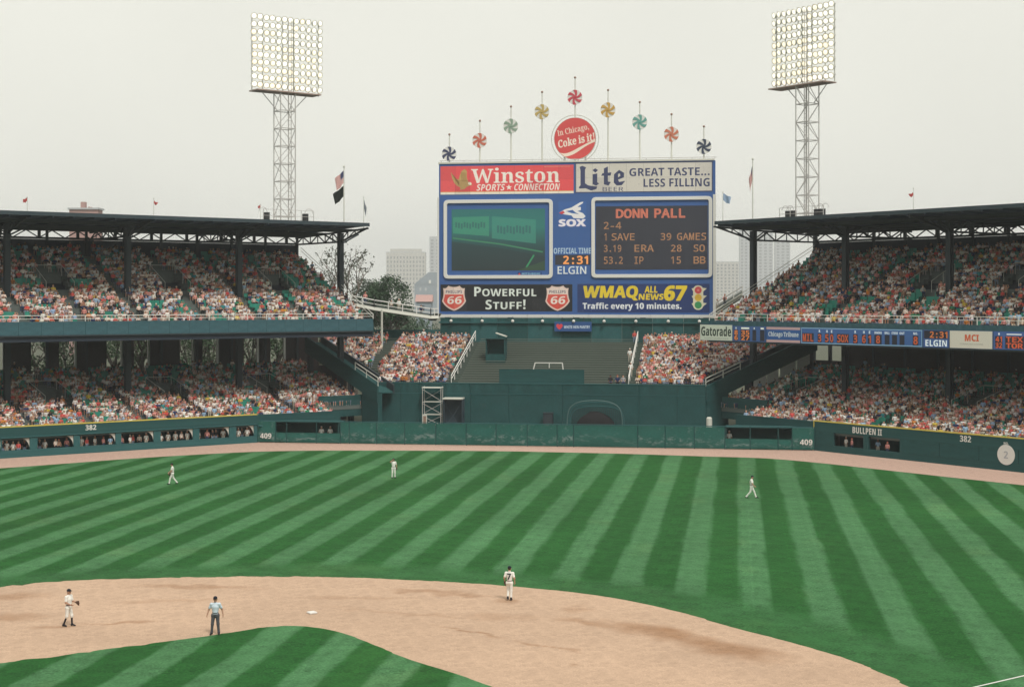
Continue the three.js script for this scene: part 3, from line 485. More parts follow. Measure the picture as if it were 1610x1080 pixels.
{ // camera hut among the benches
  const w = 24, x0 = bx(763.5, w), x1 = bx(794, w), yb = CF.height(779, 572, w), ym = CF.height(779, 557, w), yt = CF.height(779, 533, w);
  const g = CF.place(thing('camera_hut', 'small green camera hut with a dark opening on the empty benches', 'hut'));
  part('base', box(x0, x1, yb - 1.6, ym, -w - 1.6, -w), M.wall, g); part('side_wall', box(x0, x0 + 0.12, ym, yt, -w - 1.6, -w), M.wall, g); part('side_wall', box(x1 - 0.12, x1, ym, yt, -w - 1.6, -w), M.wall, g); part('back_wall', box(x0, x1, ym, yt, -w - 1.7, -w - 1.6), M.wall, g);
  part('roof', box(x0 - 0.1, x1 + 0.1, yt, yt + 0.1, -w - 1.8, -w + 0.1), M.wall, g); part('awning_flap', bar(V(x0 + 1.2, yt + 0.75, -w - 0.8), V(x1 + 0.1, yt + 0.3, -w - 0.8), 0.12, 0.9), M.cream, g);
}
// ramps that climb from the bleacher front to the concourse behind each stand
function ramp(px0, py0, d0, px1, py1, d1, label, sg) {
  const a = at(px0, py0, d0), b = at(px1, py1, d1), g = thing('stair_ramp', label, 'ramp', 'ramps between bleachers and stands'), L = Math.hypot(b.x - a.x, b.z - a.z);
  g.position.copy(a); g.position.y = 0; g.rotation.y = Math.atan2(-(b.z - a.z), b.x - a.x); const h0 = a.y, h1 = b.y;
  const sh = (y0, y1) => { const s = new THREE.Shape([[0, h0 + y0], [L, h1 + y0], [L, h1 + y1], [0, h0 + y1]].map((p) => new THREE.Vector2(...p))); return s; };
  const ex = (s, z0, z1) => { const q = new THREE.ExtrudeGeometry(s, { depth: z1 - z0, bevelEnabled: false }); q.translate(0, 0, z0); return q; };
  part('side_wall', ex(sh(-2.1, 0), -0.1, 0.1), M.wall, g); part('deck', ex(sh(-1.0, -0.85), -2.2, -0.1), M.wall, g); part('far_wall', ex(sh(-1, 0), -2.4, -2.2), M.steel, g);
  for (const t of [0.38, 0.95]) { const y = h0 + (h1 - h0) * t - 2; part('pillar', box(L * t - 0.3, L * t + 0.3, 0, y, -0.5, 0.05), M.steel, g); }
  part('foot_wall', box(0, 3.4, 0, h0 + (h1 - h0) * 1.7 / L - 1.4, -0.6, 0.02), M.wall, g);
  const hr = [bar(V(0, h0 + 0.9, 0), V(L * 0.3, h0 + (h1 - h0) * 0.3 + 0.9, 0), 0.08), bar(V(0, h0 + 0.45, 0), V(L * 0.3, h0 + (h1 - h0) * 0.3 + 0.45, 0), 0.06)]; for (const t of [0, 0.15, 0.3]) hr.push(box(L * t - 0.04, L * t + 0.04, h0 + (h1 - h0) * t - 0.1, h0 + (h1 - h0) * t + 0.9, -0.04, 0.04)); part('hand_rail', join(hr), M.cream, g);
  if (!sg) g.scale.z = -1;
  if (sg) for (const [t0, t1] of [[0.42, 0.53], [0.54, 0.64], [0.66, 0.8], [0.81, 0.93]]) { const y = (t, k) => h0 + (h1 - h0) * t + k, s = new THREE.Shape([[L * t0, y(t0, -3.3)], [L * t1, y(t1, -3.3)], [L * t1, y(t1, -2.12)], [L * t0, y(t0, -2.12)]].map((p) => new THREE.Vector2(...p))); part('bright_gap_panel', ex(s, -0.06, 0.06), M.white, g); }  // white panels stand in for the bright daylight gap below the ramp
  return g;
}
ramp(594, 606, 179.5, 480, 528, 192, 'dark sloping ramp wall rising from the bleachers under the plain-fronted stand');
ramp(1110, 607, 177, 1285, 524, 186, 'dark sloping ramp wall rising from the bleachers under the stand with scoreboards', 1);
console.log('bleachers ready');

// ------------------------------------------------------------------ the main grandstand round home plate, behind and beside the viewpoint: unseen, added to hide the low sky from the outfield decks
{
  const seg = (x, d, turn, len, label) => {
    const F = new Frame(x, d, turn), g = F.place(thing('grandstand', label, 'grandstand', 'unseen main grandstands added as sky blockers'));
    part('lower_deck', prism([[0, 0], [24, 0], [24, 8.5], [1, 1.6], [0, 1.6]], 0, len), M.concrete, g); part('upper_deck', prism([[6, 11.8], [24, 19.6], [24, 20.6], [6, 12.8]], 0, len), M.concrete, g);
    part('roof', prism([[7, 24.9], [24.4, 24.4], [24.4, 24.7], [7, 25.2]], 0, len), M.roofUnder, g); part('back_wall', box(0, len, 0, 24.4, -24.5, -24.05), M.brickDark, g);
    part('end_wall', join([prism([[6, 11.8], [24, 19.6], [24, 24.4], [20, 24.4], [6, 14]], -0.2, 0), prism([[6, 11.8], [24, 19.6], [24, 24.4], [20, 24.4], [6, 14]], len, len + 0.2)]), M.wall, g);
    for (let s = 3; s < len; s += 9) part('column', hBeam(s, -12, 0, 24.6, 0.5), M.steel, g);
  };
  seg(36, 2.5, Math.PI, 82, 'unseen main double deck grandstand behind home plate, added to block low sky');
  seg(-34, 22, Math.PI / 2 + Math.PI / 4 - AX, 0.1 + 112, 'unseen long double deck grandstand beside the third base line, added to block low sky');
  seg(104, 92, -Math.PI / 2 - Math.PI / 4 - AX, 88, 'unseen long double deck grandstand beside the first base line, added to block low sky');
}

// ------------------------------------------------------------------ scoreboard
const SW = 36, sx = (px) => CF.along(px, SW), sy = (py) => EYE - (py - HORIZON) / FPX * 199.9;
const board = CF.place(thing('scoreboard', 'huge blue exploding scoreboard with advertisements, video screen and message board', 'scoreboard'));
const sp = (px0, px1, py0, py1, z = 0.02) => facePlane(sx(px0), sx(px1), sy(py1), sy(py0), -SW + z);
const sbox = (px0, px1, py0, py1, z0, z1) => box(sx(px0), sx(px1), sy(py1), sy(py0), -SW + z0, -SW + z1);
{
  const g = board;
  part('cabinet', sbox(690, 1125, 255, 495, -2.4, 0), M.blue, g);
  part('edge_trim', sbox(687.5, 690.2, 308, 496, -2.4, 0.12), M.white, g); part('edge_trim', sbox(1121.5, 1125.8, 308, 496, -2.4, 0.12), M.white, g); part('edge_trim', sbox(689, 1123.5, 252.6, 255.2, -2.4, 0.12), M.cream, g);
  const seg = [687.5, 733, 782, 830, 878, 926, 975, 1023, 1075, 1126]; for (let i = 0; i < 9; i++) part('bottom_trim', sbox(seg[i] + 0.3, seg[i + 1] - 0.3, 494.6, 499, -1.5, 0.16), M.white, g);
  for (const px of [709, 758, 806, 853, 902, 950, 1000, 1051, 1100]) { const zl = SW - 3.4, xl = CF.along(px, zl), l = part('under_lamp', bar(V(sx(px), sy(498.6), -SW + 0.3), V(xl, 13.5, -zl), 0.08), M.steel, g); part('globe', new THREE.SphereGeometry(0.21, 12, 8).translate(xl, 13.2, -zl), M.white, l); }
  for (const px of [700, 800, 905, 1010, 1110]) part('support_leg', box(sx(px) - 0.35, sx(px) + 0.35, 0, sy(496), -SW - 2, -SW - 1.3), M.steel, g);
  // --- advertisements
  let t = canvasTex(1024, 216, (x, w, h) => {
    x.fillStyle = '#f0575c'; x.fillRect(0, 0, w, h); x.fillStyle = '#f4ecdc'; x.fillRect(0, 198, w, 18); x.fillStyle = '#e6a24e'; x.fillRect(0, 195, w, 4);
    fit(x, 'Winston', SERIF, 238, 14, 920, 132, '#fff7ee'); fit(x, 'SPORTS', SANS, 278, 140, 492, 190, '#fff3ea', -0.18); x.fillStyle = '#fff3ea'; x.beginPath(); for (let i = 0; i < 10; i++) { const a = -Math.PI / 2 + i * Math.PI / 5, r = i % 2 ? 10 : 25; x.lineTo(530 + Math.cos(a) * r, 166 + Math.sin(a) * r); } x.fill(); fit(x, 'CONNECTION', SANS, 566, 140, 912, 190, '#fff3ea', -0.18);
    x.fillStyle = '#e9b9a4'; for (let i = 0; i < 22; i++) x.fillRect(800 + i * 9, 10, 6, 4);
    x.fillStyle = '#c9a569'; x.beginPath(); // eagle: raised wings, body, head and tail
    x.moveTo(80, 42); x.lineTo(102, 78); x.lineTo(120, 96); x.lineTo(140, 104); x.lineTo(150, 70); x.lineTo(166, 36); x.lineTo(188, 22); x.lineTo(206, 40); x.lineTo(204, 84); x.lineTo(214, 118); x.lineTo(238, 130); x.lineTo(246, 146); x.lineTo(226, 150); x.lineTo(206, 158); x.lineTo(186, 176); x.lineTo(150, 182); x.lineTo(156, 164); x.lineTo(132, 152); x.lineTo(108, 130); x.lineTo(90, 92); x.closePath(); x.fill();
    x.strokeStyle = '#8f6a3a'; x.lineWidth = 3; for (let i = 0; i < 5; i++) { x.beginPath(); x.moveTo(160 + i * 9, 44 + i * 2); x.lineTo(168 + i * 8, 118); x.stroke(); x.beginPath(); x.moveTo(90 + i * 6, 60 + i * 10); x.lineTo(146, 124 + i * 6); x.stroke(); }
    x.fillStyle = '#fff2de'; x.beginPath(); x.ellipse(228, 134, 14, 11, 0.3, 0, 7); x.fill(); weather(x, w, h, 9);
  });
  part('advertisement', sp(692.5, 902, 259, 304), print(t), g).userData.label = 'red cigarette advertisement with golden eagle';
  t = canvasTex(1024, 224, (x, w, h) => {
    x.fillStyle = '#d9d4cb'; x.fillRect(0, 0, w, h); x.strokeStyle = '#4a4f70'; x.lineWidth = 8; x.strokeRect(3, 3, w - 6, h - 6);
    const nav = '#343c66'; x.fillStyle = nav; const P = (...p) => { x.beginPath(); for (let i = 0; i < p.length; i += 2) x.lineTo(p[i], p[i + 1]); x.closePath(); x.fill(); };
    P(34, 30, 54, 22, 82, 34, 74, 52, 74, 152, 96, 168, 128, 174, 166, 178, 160, 196, 120, 208, 78, 190, 34, 192, 26, 184, 40, 168, 40, 56); // L
    P(130, 56, 150, 42, 172, 56, 152, 74); P(132, 86, 166, 80, 166, 146, 180, 156, 158, 172, 132, 160);                            // i
    P(216, 44, 246, 30, 246, 76, 272, 74, 266, 98, 246, 98, 246, 142, 268, 146, 250, 172, 216, 162, 216, 98, 196, 98, 204, 80, 216, 78);   // t
    x.save(); x.beginPath(); P(292, 88, 330, 56, 366, 78, 366, 112, 322, 128, 330, 146, 376, 138, 350, 170, 312, 172, 290, 150); x.restore(); x.fillStyle = '#d9d4cb'; P(322, 86, 336, 82, 340, 100, 322, 112); // e
    fit(x, 'BEER', SANSR, 206, 184, 362, 214, nav); fit(x, 'GREAT TASTE...', SANS, 406, 44, 1002, 104, nav); fit(x, 'LESS FILLING', SANS, 512, 124, 1002, 186, nav); weather(x, w, h, 8);
  });
  part('advertisement', sp(904.5, 1121, 256.5, 303.5), print(t), g).userData.label = 'pale beer advertisement with dark blue lettering';
  // --- video screen
  const frameGeo = (p0, p1, q0, q1, th) => {
    const w = sx(p1) - sx(p0), h = sy(q0) - sy(q1), sh = new THREE.Shape(), r = 0.6, rec = (s, a, b, c, d, r) => { s.moveTo(a + r, b); s.lineTo(c - r, b); s.quadraticCurveTo(c, b, c, b + r); s.lineTo(c, d - r); s.quadraticCurveTo(c, d, c - r, d); s.lineTo(a + r, d); s.quadraticCurveTo(a, d, a, d - r); s.lineTo(a, b + r); s.quadraticCurveTo(a, b, a + r, b); };
    rec(sh, 0, 0, w, h, r); const ho = new THREE.Path(); rec(ho, th, th, w - th, h - th, r * 0.5); sh.holes.push(ho); const ge = new THREE.ExtrudeGeometry(sh, { depth: 0.18, bevelEnabled: true, bevelSize: 0.03, bevelThickness: 0.03, bevelSegments: 2, curveSegments: 5 }); ge.translate(sx(p0), sy(q1), -SW + 0.02); return ge;
  };
  part('screen_frame', frameGeo(698, 869, 313, 437.5, 0.4), M.white, g); part('screen_frame', frameGeo(930.5, 1120, 311, 436.5, 0.4), M.white, g);
  t = canvasTex(512, 336, (x, w, h) => {
    const gr = x.createLinearGradient(0, 0, 0, h); gr.addColorStop(0, '#0f7a74'); gr.addColorStop(0.3, '#128276'); gr.addColorStop(0.62, '#0a4c4c'); gr.addColorStop(1, '#052829'); x.fillStyle = gr; x.fillRect(0, 0, w, h);
    x.fillStyle = 'rgba(66,168,128,0.75)'; x.beginPath(); x.moveTo(8, 44); x.lineTo(206, 40); x.lineTo(206, 148); x.lineTo(8, 132); x.fill(); x.fillStyle = 'rgba(60,160,134,0.75)'; x.beginPath(); x.moveTo(222, 40); x.lineTo(462, 60); x.lineTo(462, 190); x.lineTo(222, 160); x.fill();
    x.fillStyle = 'rgba(18,90,92,0.55)'; for (const [a, b, c, d] of [[20, 70, 170, 30], [250, 90, 190, 40]]) for (let i = 0; i < 11; i++) x.fillRect(a + i * c / 11, b + (i % 3) * 4, c / 16, d);
    x.strokeStyle = '#3c9264'; x.lineWidth = 8; x.beginPath(); x.moveTo(6, 158); x.lineTo(270, 192); x.lineTo(500, 236); x.stroke(); x.fillStyle = 'rgba(8,46,52,0.6)'; x.beginPath(); x.moveTo(0, 176); x.lineTo(270, 214); x.lineTo(512, 260); x.lineTo(512, 336); x.lineTo(0, 336); x.fill();
    x.strokeStyle = '#2aa667'; x.lineWidth = 9; x.beginPath(); x.moveTo(410, 320); x.lineTo(452, 252); x.stroke(); x.fillStyle = 'rgba(50,92,52,0.7)'; x.beginPath(); x.moveTo(360, 336); x.lineTo(520, 280); x.lineTo(520, 336); x.fill();
    for (let i = 0; i < 500; i++) { x.fillStyle = `rgba(${i % 2 ? 110 : 10},${i % 3 ? 140 : 60},110,0.12)`; x.fillRect(hash2(i, 1) * w, hash2(i, 2) * h, 5, 2); }
  });
  part('video_screen', sp(710, 857, 327.5, 425, 0.03), screen(t, 0.6), g).userData.label = 'dim teal video screen picture';
  t = canvasTex(256, 32, (x) => { x.fillStyle = '#1c3f7c'; x.fillRect(0, 0, 256, 32); x.fillStyle = '#d8433c'; x.beginPath(); x.moveTo(4, 28); x.lineTo(18, 6); x.lineTo(32, 28); x.fill(); fit(x, 'MITSUBISHI', SANS, 44, 8, 240, 26, '#8fc6e4'); });
  part('maker_plate', sp(814, 852, 427.5, 432.5, 0.03), print(t), g);
  t = canvasTex(1024, 620, (x, w, h) => {
    x.fillStyle = '#171a2a'; x.fillRect(0, 0, w, h); x.fillStyle = '#1d2236'; for (let i = 0; i < 7; i++) x.fillRect(0, 86 * i + 84, w, 3); for (let i = 0; i < 9; i++) x.fillRect(118 * i, 0, 3, h);
    const c1 = '#f0805c', c2 = '#c58a55'; fit(x, 'DONN', MONO, 188, 28, 478, 116, c1, 0, [c1, 5]); fit(x, 'PALL', MONO, 540, 28, 820, 116, c1, 0, [c1, 5]);
    const put = (s, a, b, y, c = c2) => fit(x, s, MONO, a, y, b, y + 72, c);
    put('2-4', 74, 236, 152); put('1', 78, 100, 264); put('SAVE', 146, 358, 264); put('39', 596, 694, 264); put('GAMES', 746, 1012, 264); put('3.19', 74, 236, 378); put('ERA', 356, 536, 378); put('28', 690, 788, 378); put('SO', 896, 1000, 378); put('53.2', 74, 250, 494); put('IP', 356, 440, 494); put('15', 690, 782, 494); put('BB', 896, 1006, 494);
    x.fillStyle = 'rgba(23,26,42,0.5)'; for (let i = 0; i < w; i += 12) x.fillRect(i, 0, 3, h); for (let j = 0; j < h; j += 12) x.fillRect(0, j, w, 3);
  });
  part('message_screen', sp(937, 1113, 325, 424, 0.03), screen(t, 0.85), g).userData.label = 'dark message screen with orange lamp letters';
  // --- club emblem and clock
  t = canvasTex(256, 256, (x) => {
    x.fillStyle = '#3a66ab'; x.fillRect(0, 0, 256, 256); x.fillStyle = '#f3f0f2'; const P = (...p) => { x.beginPath(); for (let i = 0; i < p.length; i += 2) x.lineTo(p[i], p[i + 1]); x.closePath(); x.fill(); };
    P(6, 112, 60, 78, 120, 60, 200, 8, 228, 2, 226, 16, 176, 54, 206, 56, 206, 88, 176, 96, 226, 118, 250, 150, 228, 172, 140, 168, 120, 140, 60, 130); x.fillStyle = '#3a66ab'; P(70, 96, 130, 84, 160, 112, 190, 128, 120, 116); x.fillStyle = '#d23c4c'; P(6, 112, 44, 92, 60, 112, 30, 128); fit(x, 'SOX', SANS, 6, 180, 248, 248, '#f6f2fa', 0, ['#e4d8f2', 8]);
  });
  part('club_emblem', sp(878, 922, 317, 357, 0.03), print(t), g);
  t = canvasTex(512, 64, (x) => { x.fillStyle = '#3a66ab'; x.fillRect(0, 0, 512, 64); fit(x, 'OFFICIAL TIME', SANS, 6, 10, 506, 56, '#bcd3e4'); }); part('clock_title', sp(870, 930, 388, 400.5, 0.03), print(t), g);
  t = canvasTex(512, 150, (x) => { x.fillStyle = '#1a1c28'; x.fillRect(0, 0, 512, 150); fit(x, '2:31', MONO, 120, 14, 480, 138, '#f39a4e', 0, ['#f39a4e', 4]); }); part('clock_digits', sp(873, 928, 400.8, 416.5, 0.03), screen(t, 0.95), g);
  t = canvasTex(512, 150, (x) => { x.fillStyle = '#3a66ab'; x.fillRect(0, 0, 512, 150); fit(x, 'ELGIN', SANSR, 20, 20, 490, 136, '#e9eef0', 0, ['#e9eef0', 3]); }); part('clock_maker', sp(875, 924, 416.8, 432, 0.03), print(t), g);
  // --- lower advertisements
  t = canvasTex(1024, 208, (x, w, h) => {
    x.fillStyle = '#14151d'; x.fillRect(0, 0, w, h);
    for (const cx of [106, 910]) {
      const shield = (k) => { x.beginPath(); x.moveTo(cx - 84 * k, 104 - 74 * k); x.quadraticCurveTo(cx - 58 * k, 104 - 66 * k, cx - 44 * k, 104 - 92 * k); x.quadraticCurveTo(cx, 104 - 72 * k, cx + 44 * k, 104 - 92 * k); x.quadraticCurveTo(cx + 58 * k, 104 - 66 * k, cx + 84 * k, 104 - 74 * k); x.quadraticCurveTo(cx + 72 * k, 104 - 30 * k, cx + 92 * k, 104 + 24 * k); x.quadraticCurveTo(cx + 66 * k, 104 + 76 * k, cx, 104 + 98 * k); x.quadraticCurveTo(cx - 66 * k, 104 + 76 * k, cx - 92 * k, 104 + 24 * k); x.quadraticCurveTo(cx - 72 * k, 104 - 30 * k, cx - 84 * k, 104 - 74 * k); x.closePath(); };
      x.fillStyle = '#efd3c8'; shield(1.03); x.fill(); x.save(); shield(0.9); x.clip(); x.fillStyle = '#f0dcd2'; x.fillRect(cx - 100, 0, 200, 76); x.fillStyle = '#e25548'; x.fillRect(cx - 100, 78, 200, 140); x.restore();
      fit(x, 'PHILLIPS', SANS, cx - 64, 46, cx + 64, 68, '#6d6478'); fit(x, '66', SANS, cx - 56, 92, cx + 58, 152, '#fbeee6', -0.12);
    }
    fit(x, 'P', SANS, 264, 18, 318, 92, '#eef6f0'); fit(x, 'OWERFUL', SANS, 326, 34, 748, 92, '#eef6f0'); fit(x, 'S', SANS, 352, 118, 402, 194, '#eef6f0'); fit(x, 'TUFF', SANS, 410, 136, 634, 192, '#eef6f0'); fit(x, '!', SANS, 644, 118, 664, 192, '#eef6f0'); weather(x, w, h, 10);
  });
  part('advertisement', sp(692.5, 900, 447, 489.5), print(t), g).userData.label = 'black advertisement between two red shields';
  t = canvasTex(1024, 216, (x, w, h) => {
    x.fillStyle = '#1d3570'; x.fillRect(0, 0, w, h); const y = '#f2d433';
    fit(x, 'WMAQ', SANS, 40, 16, 466, 122, y, -0.1, [y, 6]); fit(x, 'ALL', SANS, 524, 18, 622, 66, y, -0.08, [y, 4]); fit(x, 'NEWS', SANS, 478, 76, 668, 120, y, -0.08, [y, 4]); fit(x, '67', SANS, 672, 14, 838, 124, y, -0.1, [y, 6]); fit(x, 'Traffic every 10 minutes.', SANS, 42, 142, 808, 204, '#f2f4f8', 0, ['#f2f4f8', 3]);
    x.fillStyle = '#e8e2c4'; rrect(x, 898, 12, 78, 184, 34); x.fill(); for (let i = 0; i < 3; i++) { x.beginPath(); x.moveTo(970, 30 + i * 56); x.lineTo(1004, 34 + i * 56); x.lineTo(972, 62 + i * 56); x.fill(); x.beginPath(); x.moveTo(904, 30 + i * 56); x.lineTo(886, 36 + i * 56); x.lineTo(902, 62 + i * 56); x.fill(); }
    [['#d84a4c', 48], ['#e6b93a', 104], ['#3d9a5e', 160]].forEach(([c, yy]) => { x.fillStyle = c; x.beginPath(); x.arc(937, yy, 27, 0, 7); x.fill(); }); x.fillStyle = '#f08a84'; x.beginPath(); x.arc(937, 48, 9, 0, 7); x.fill(); weather(x, w, h, 7);
  });
  part('advertisement', sp(908, 1116, 446.5, 491), print(t), g).userData.label = 'dark blue radio advertisement with a traffic light';
  // railing along the top
  const rl = [sbox(690, 1127, 249.2, 250, -0.6, -0.5)]; for (let p = 692; p <= 1125; p += 36) rl.push(sbox(p, p + 0.6, 249.2, 253.2, -0.6, -0.52)); part('top_railing', join(rl), M.towerSteel, g);
}
{ // hanging sign under the scoreboard
  const g = CF.place(thing('hanging_sign', 'small blue sign with a red heart hung below the scoreboard', 'sign')), w = SW - 3.3, y = (py) => EYE - (py - HORIZON) / FPX * 196.6;
  part('panel', box(bx(872, w), bx(930, w), y(521), y(506), -w - 0.2, -w), M.blue, g);
  const t = canvasTex(512, 128, (x) => { x.fillStyle = '#24508c'; x.fillRect(0, 0, 512, 128); x.fillStyle = '#e0404c'; x.beginPath(); x.moveTo(64, 108); x.bezierCurveTo(0, 66, 14, 20, 48, 26); x.quadraticCurveTo(60, 30, 64, 44); x.quadraticCurveTo(68, 30, 80, 26); x.bezierCurveTo(116, 20, 128, 66, 64, 108); x.fill(); fit(x, 'WHITE HEN PANTRY', SANS, 128, 48, 496, 90, '#dfe9f2'); });
  part('printed_face', facePlane(bx(872.6, w), bx(929.4, w), y(520.5), y(506.5), -w + 0.01), print(t), g);
  for (const p of [884, 918]) part('hanger', box(bx(p, w) - 0.05, bx(p, w) + 0.05, y(506), y(499), -w - 0.12, -w - 0.05), M.steel, g);
}
{ // round soft-drink sign
  const g = CF.place(thing('round_sign', 'round red soft drink sign with a white wave on top of the scoreboard', 'sign')), R = 2.82, cy = sy(217), cx = sx(903), w = SW + 1;
  const c = new THREE.CylinderGeometry(R, R, 0.4, 64); c.rotateX(Math.PI / 2); c.translate(cx, cy, -w); part('drum', c, M.cream, g);
  const t = canvasTex(512, 512, (x) => {
    x.fillStyle = '#d94f50'; x.fillRect(0, 0, 512, 512); x.save(); x.translate(256, 256); x.rotate(-0.2); fit(x, 'In Chicago,', SERIF, -200, -150, 196, -52, '#f3dccc'); fit(x, 'Coke is it!', SERIF, -222, -28, 238, 72, '#f6e6d8', -0.1, ['#f6e6d8', 3]); x.restore();
    x.fillStyle = '#f4e4d4'; x.beginPath(); x.moveTo(66, 428); x.bezierCurveTo(180, 470, 250, 380, 506, 270); x.lineTo(506, 300); x.bezierCurveTo(330, 360, 280, 470, 130, 478); x.closePath(); x.fill();
  });
  const f = new THREE.CircleGeometry(R - 0.06, 64); f.translate(cx, cy, -w + 0.21); part('printed_face', f, print(t), g);
  const ring = new THREE.TorusGeometry(R + 0.34, 0.06, 6, 64); ring.translate(cx, cy, -w); part('outer_ring', ring, M.cream, g);
  for (const s of [-1, 1]) part('strut', box(cx + s * 1.4 - 0.12, cx + s * 1.4 + 0.12, sy(255), cy - 2.2, -w - 0.15, -w + 0.1), M.towerSteel, g);
}
{ // pinwheels
  const wheels = [[706, 238, [0.05, 0.06, 0.13], 'dark navy'], [754, 217, [0.62, 0.16, 0.1], 'orange-red'], [803, 195, [0.28, 0.38, 0.3], 'grey-green'], [852, 173, [0.55, 0.4, 0.13], 'golden'], [904, 151, [0.6, 0.07, 0.1], 'crimson'], [956, 172, [0.6, 0.36, 0.08], 'amber'], [1006, 192, [0.14, 0.38, 0.34], 'teal'], [1056, 212, [0.62, 0.2, 0.12], 'coral red'], [1107, 232, [0.04, 0.055, 0.1], 'blue-black']];
  const R = 1.0, w = SW + 1.6, disc = new THREE.CylinderGeometry(R, R, 0.08, 32).rotateX(Math.PI / 2);
  const bs = new THREE.Shape(); bs.moveTo(0.06, 0); bs.bezierCurveTo(0.25, 0.05, 0.42, 0.32, 0.36, 0.93); bs.bezierCurveTo(0.2, 1.0, 0, 1.01, -0.12, 0.99); bs.bezierCurveTo(0.12, 0.7, 0.12, 0.3, -0.04, 0.05); bs.closePath();
  const blade = new THREE.ExtrudeGeometry(bs, { depth: 0.05, bevelEnabled: false, curveSegments: 6 });
  for (const [px, py, c, nm] of wheels) {
    const where = px === 706 ? 'at the end over the red advertisement' : px === 1107 ? 'at the end over the pale advertisement' : px === 904 ? 'on the tallest pole above the round red sign' : 'on a pole above the scoreboard';
    const g = CF.place(thing('pinwheel', `${nm} and white pinwheel ${where}`, 'pinwheel', 'pinwheels above the scoreboard')), x = CF.along(px, w), y = sy(py) + 0.02;
    part('pole', rod(V(x, sy(255), -w - 0.25), V(x, sy(py - 31), -w - 0.25), 0.11, 0.07), M.cream, g); part('finial', new THREE.SphereGeometry(0.16, 10, 8).translate(x, sy(py - 32), -w - 0.25), M.rust, g);
    const d = part('disc', disc, M.white, g); d.position.set(x, y, -w); const bm = std(c, 0.55);
    for (let k = 0; k < 6; k++) { const b = part('blade', blade, bm, d); b.position.z = 0.045; b.rotation.z = k * Math.PI / 3 + 0.1; }
    part('hub', new THREE.CylinderGeometry(0.1, 0.1, 0.32, 12).rotateX(Math.PI / 2), bm, d);
  }
}
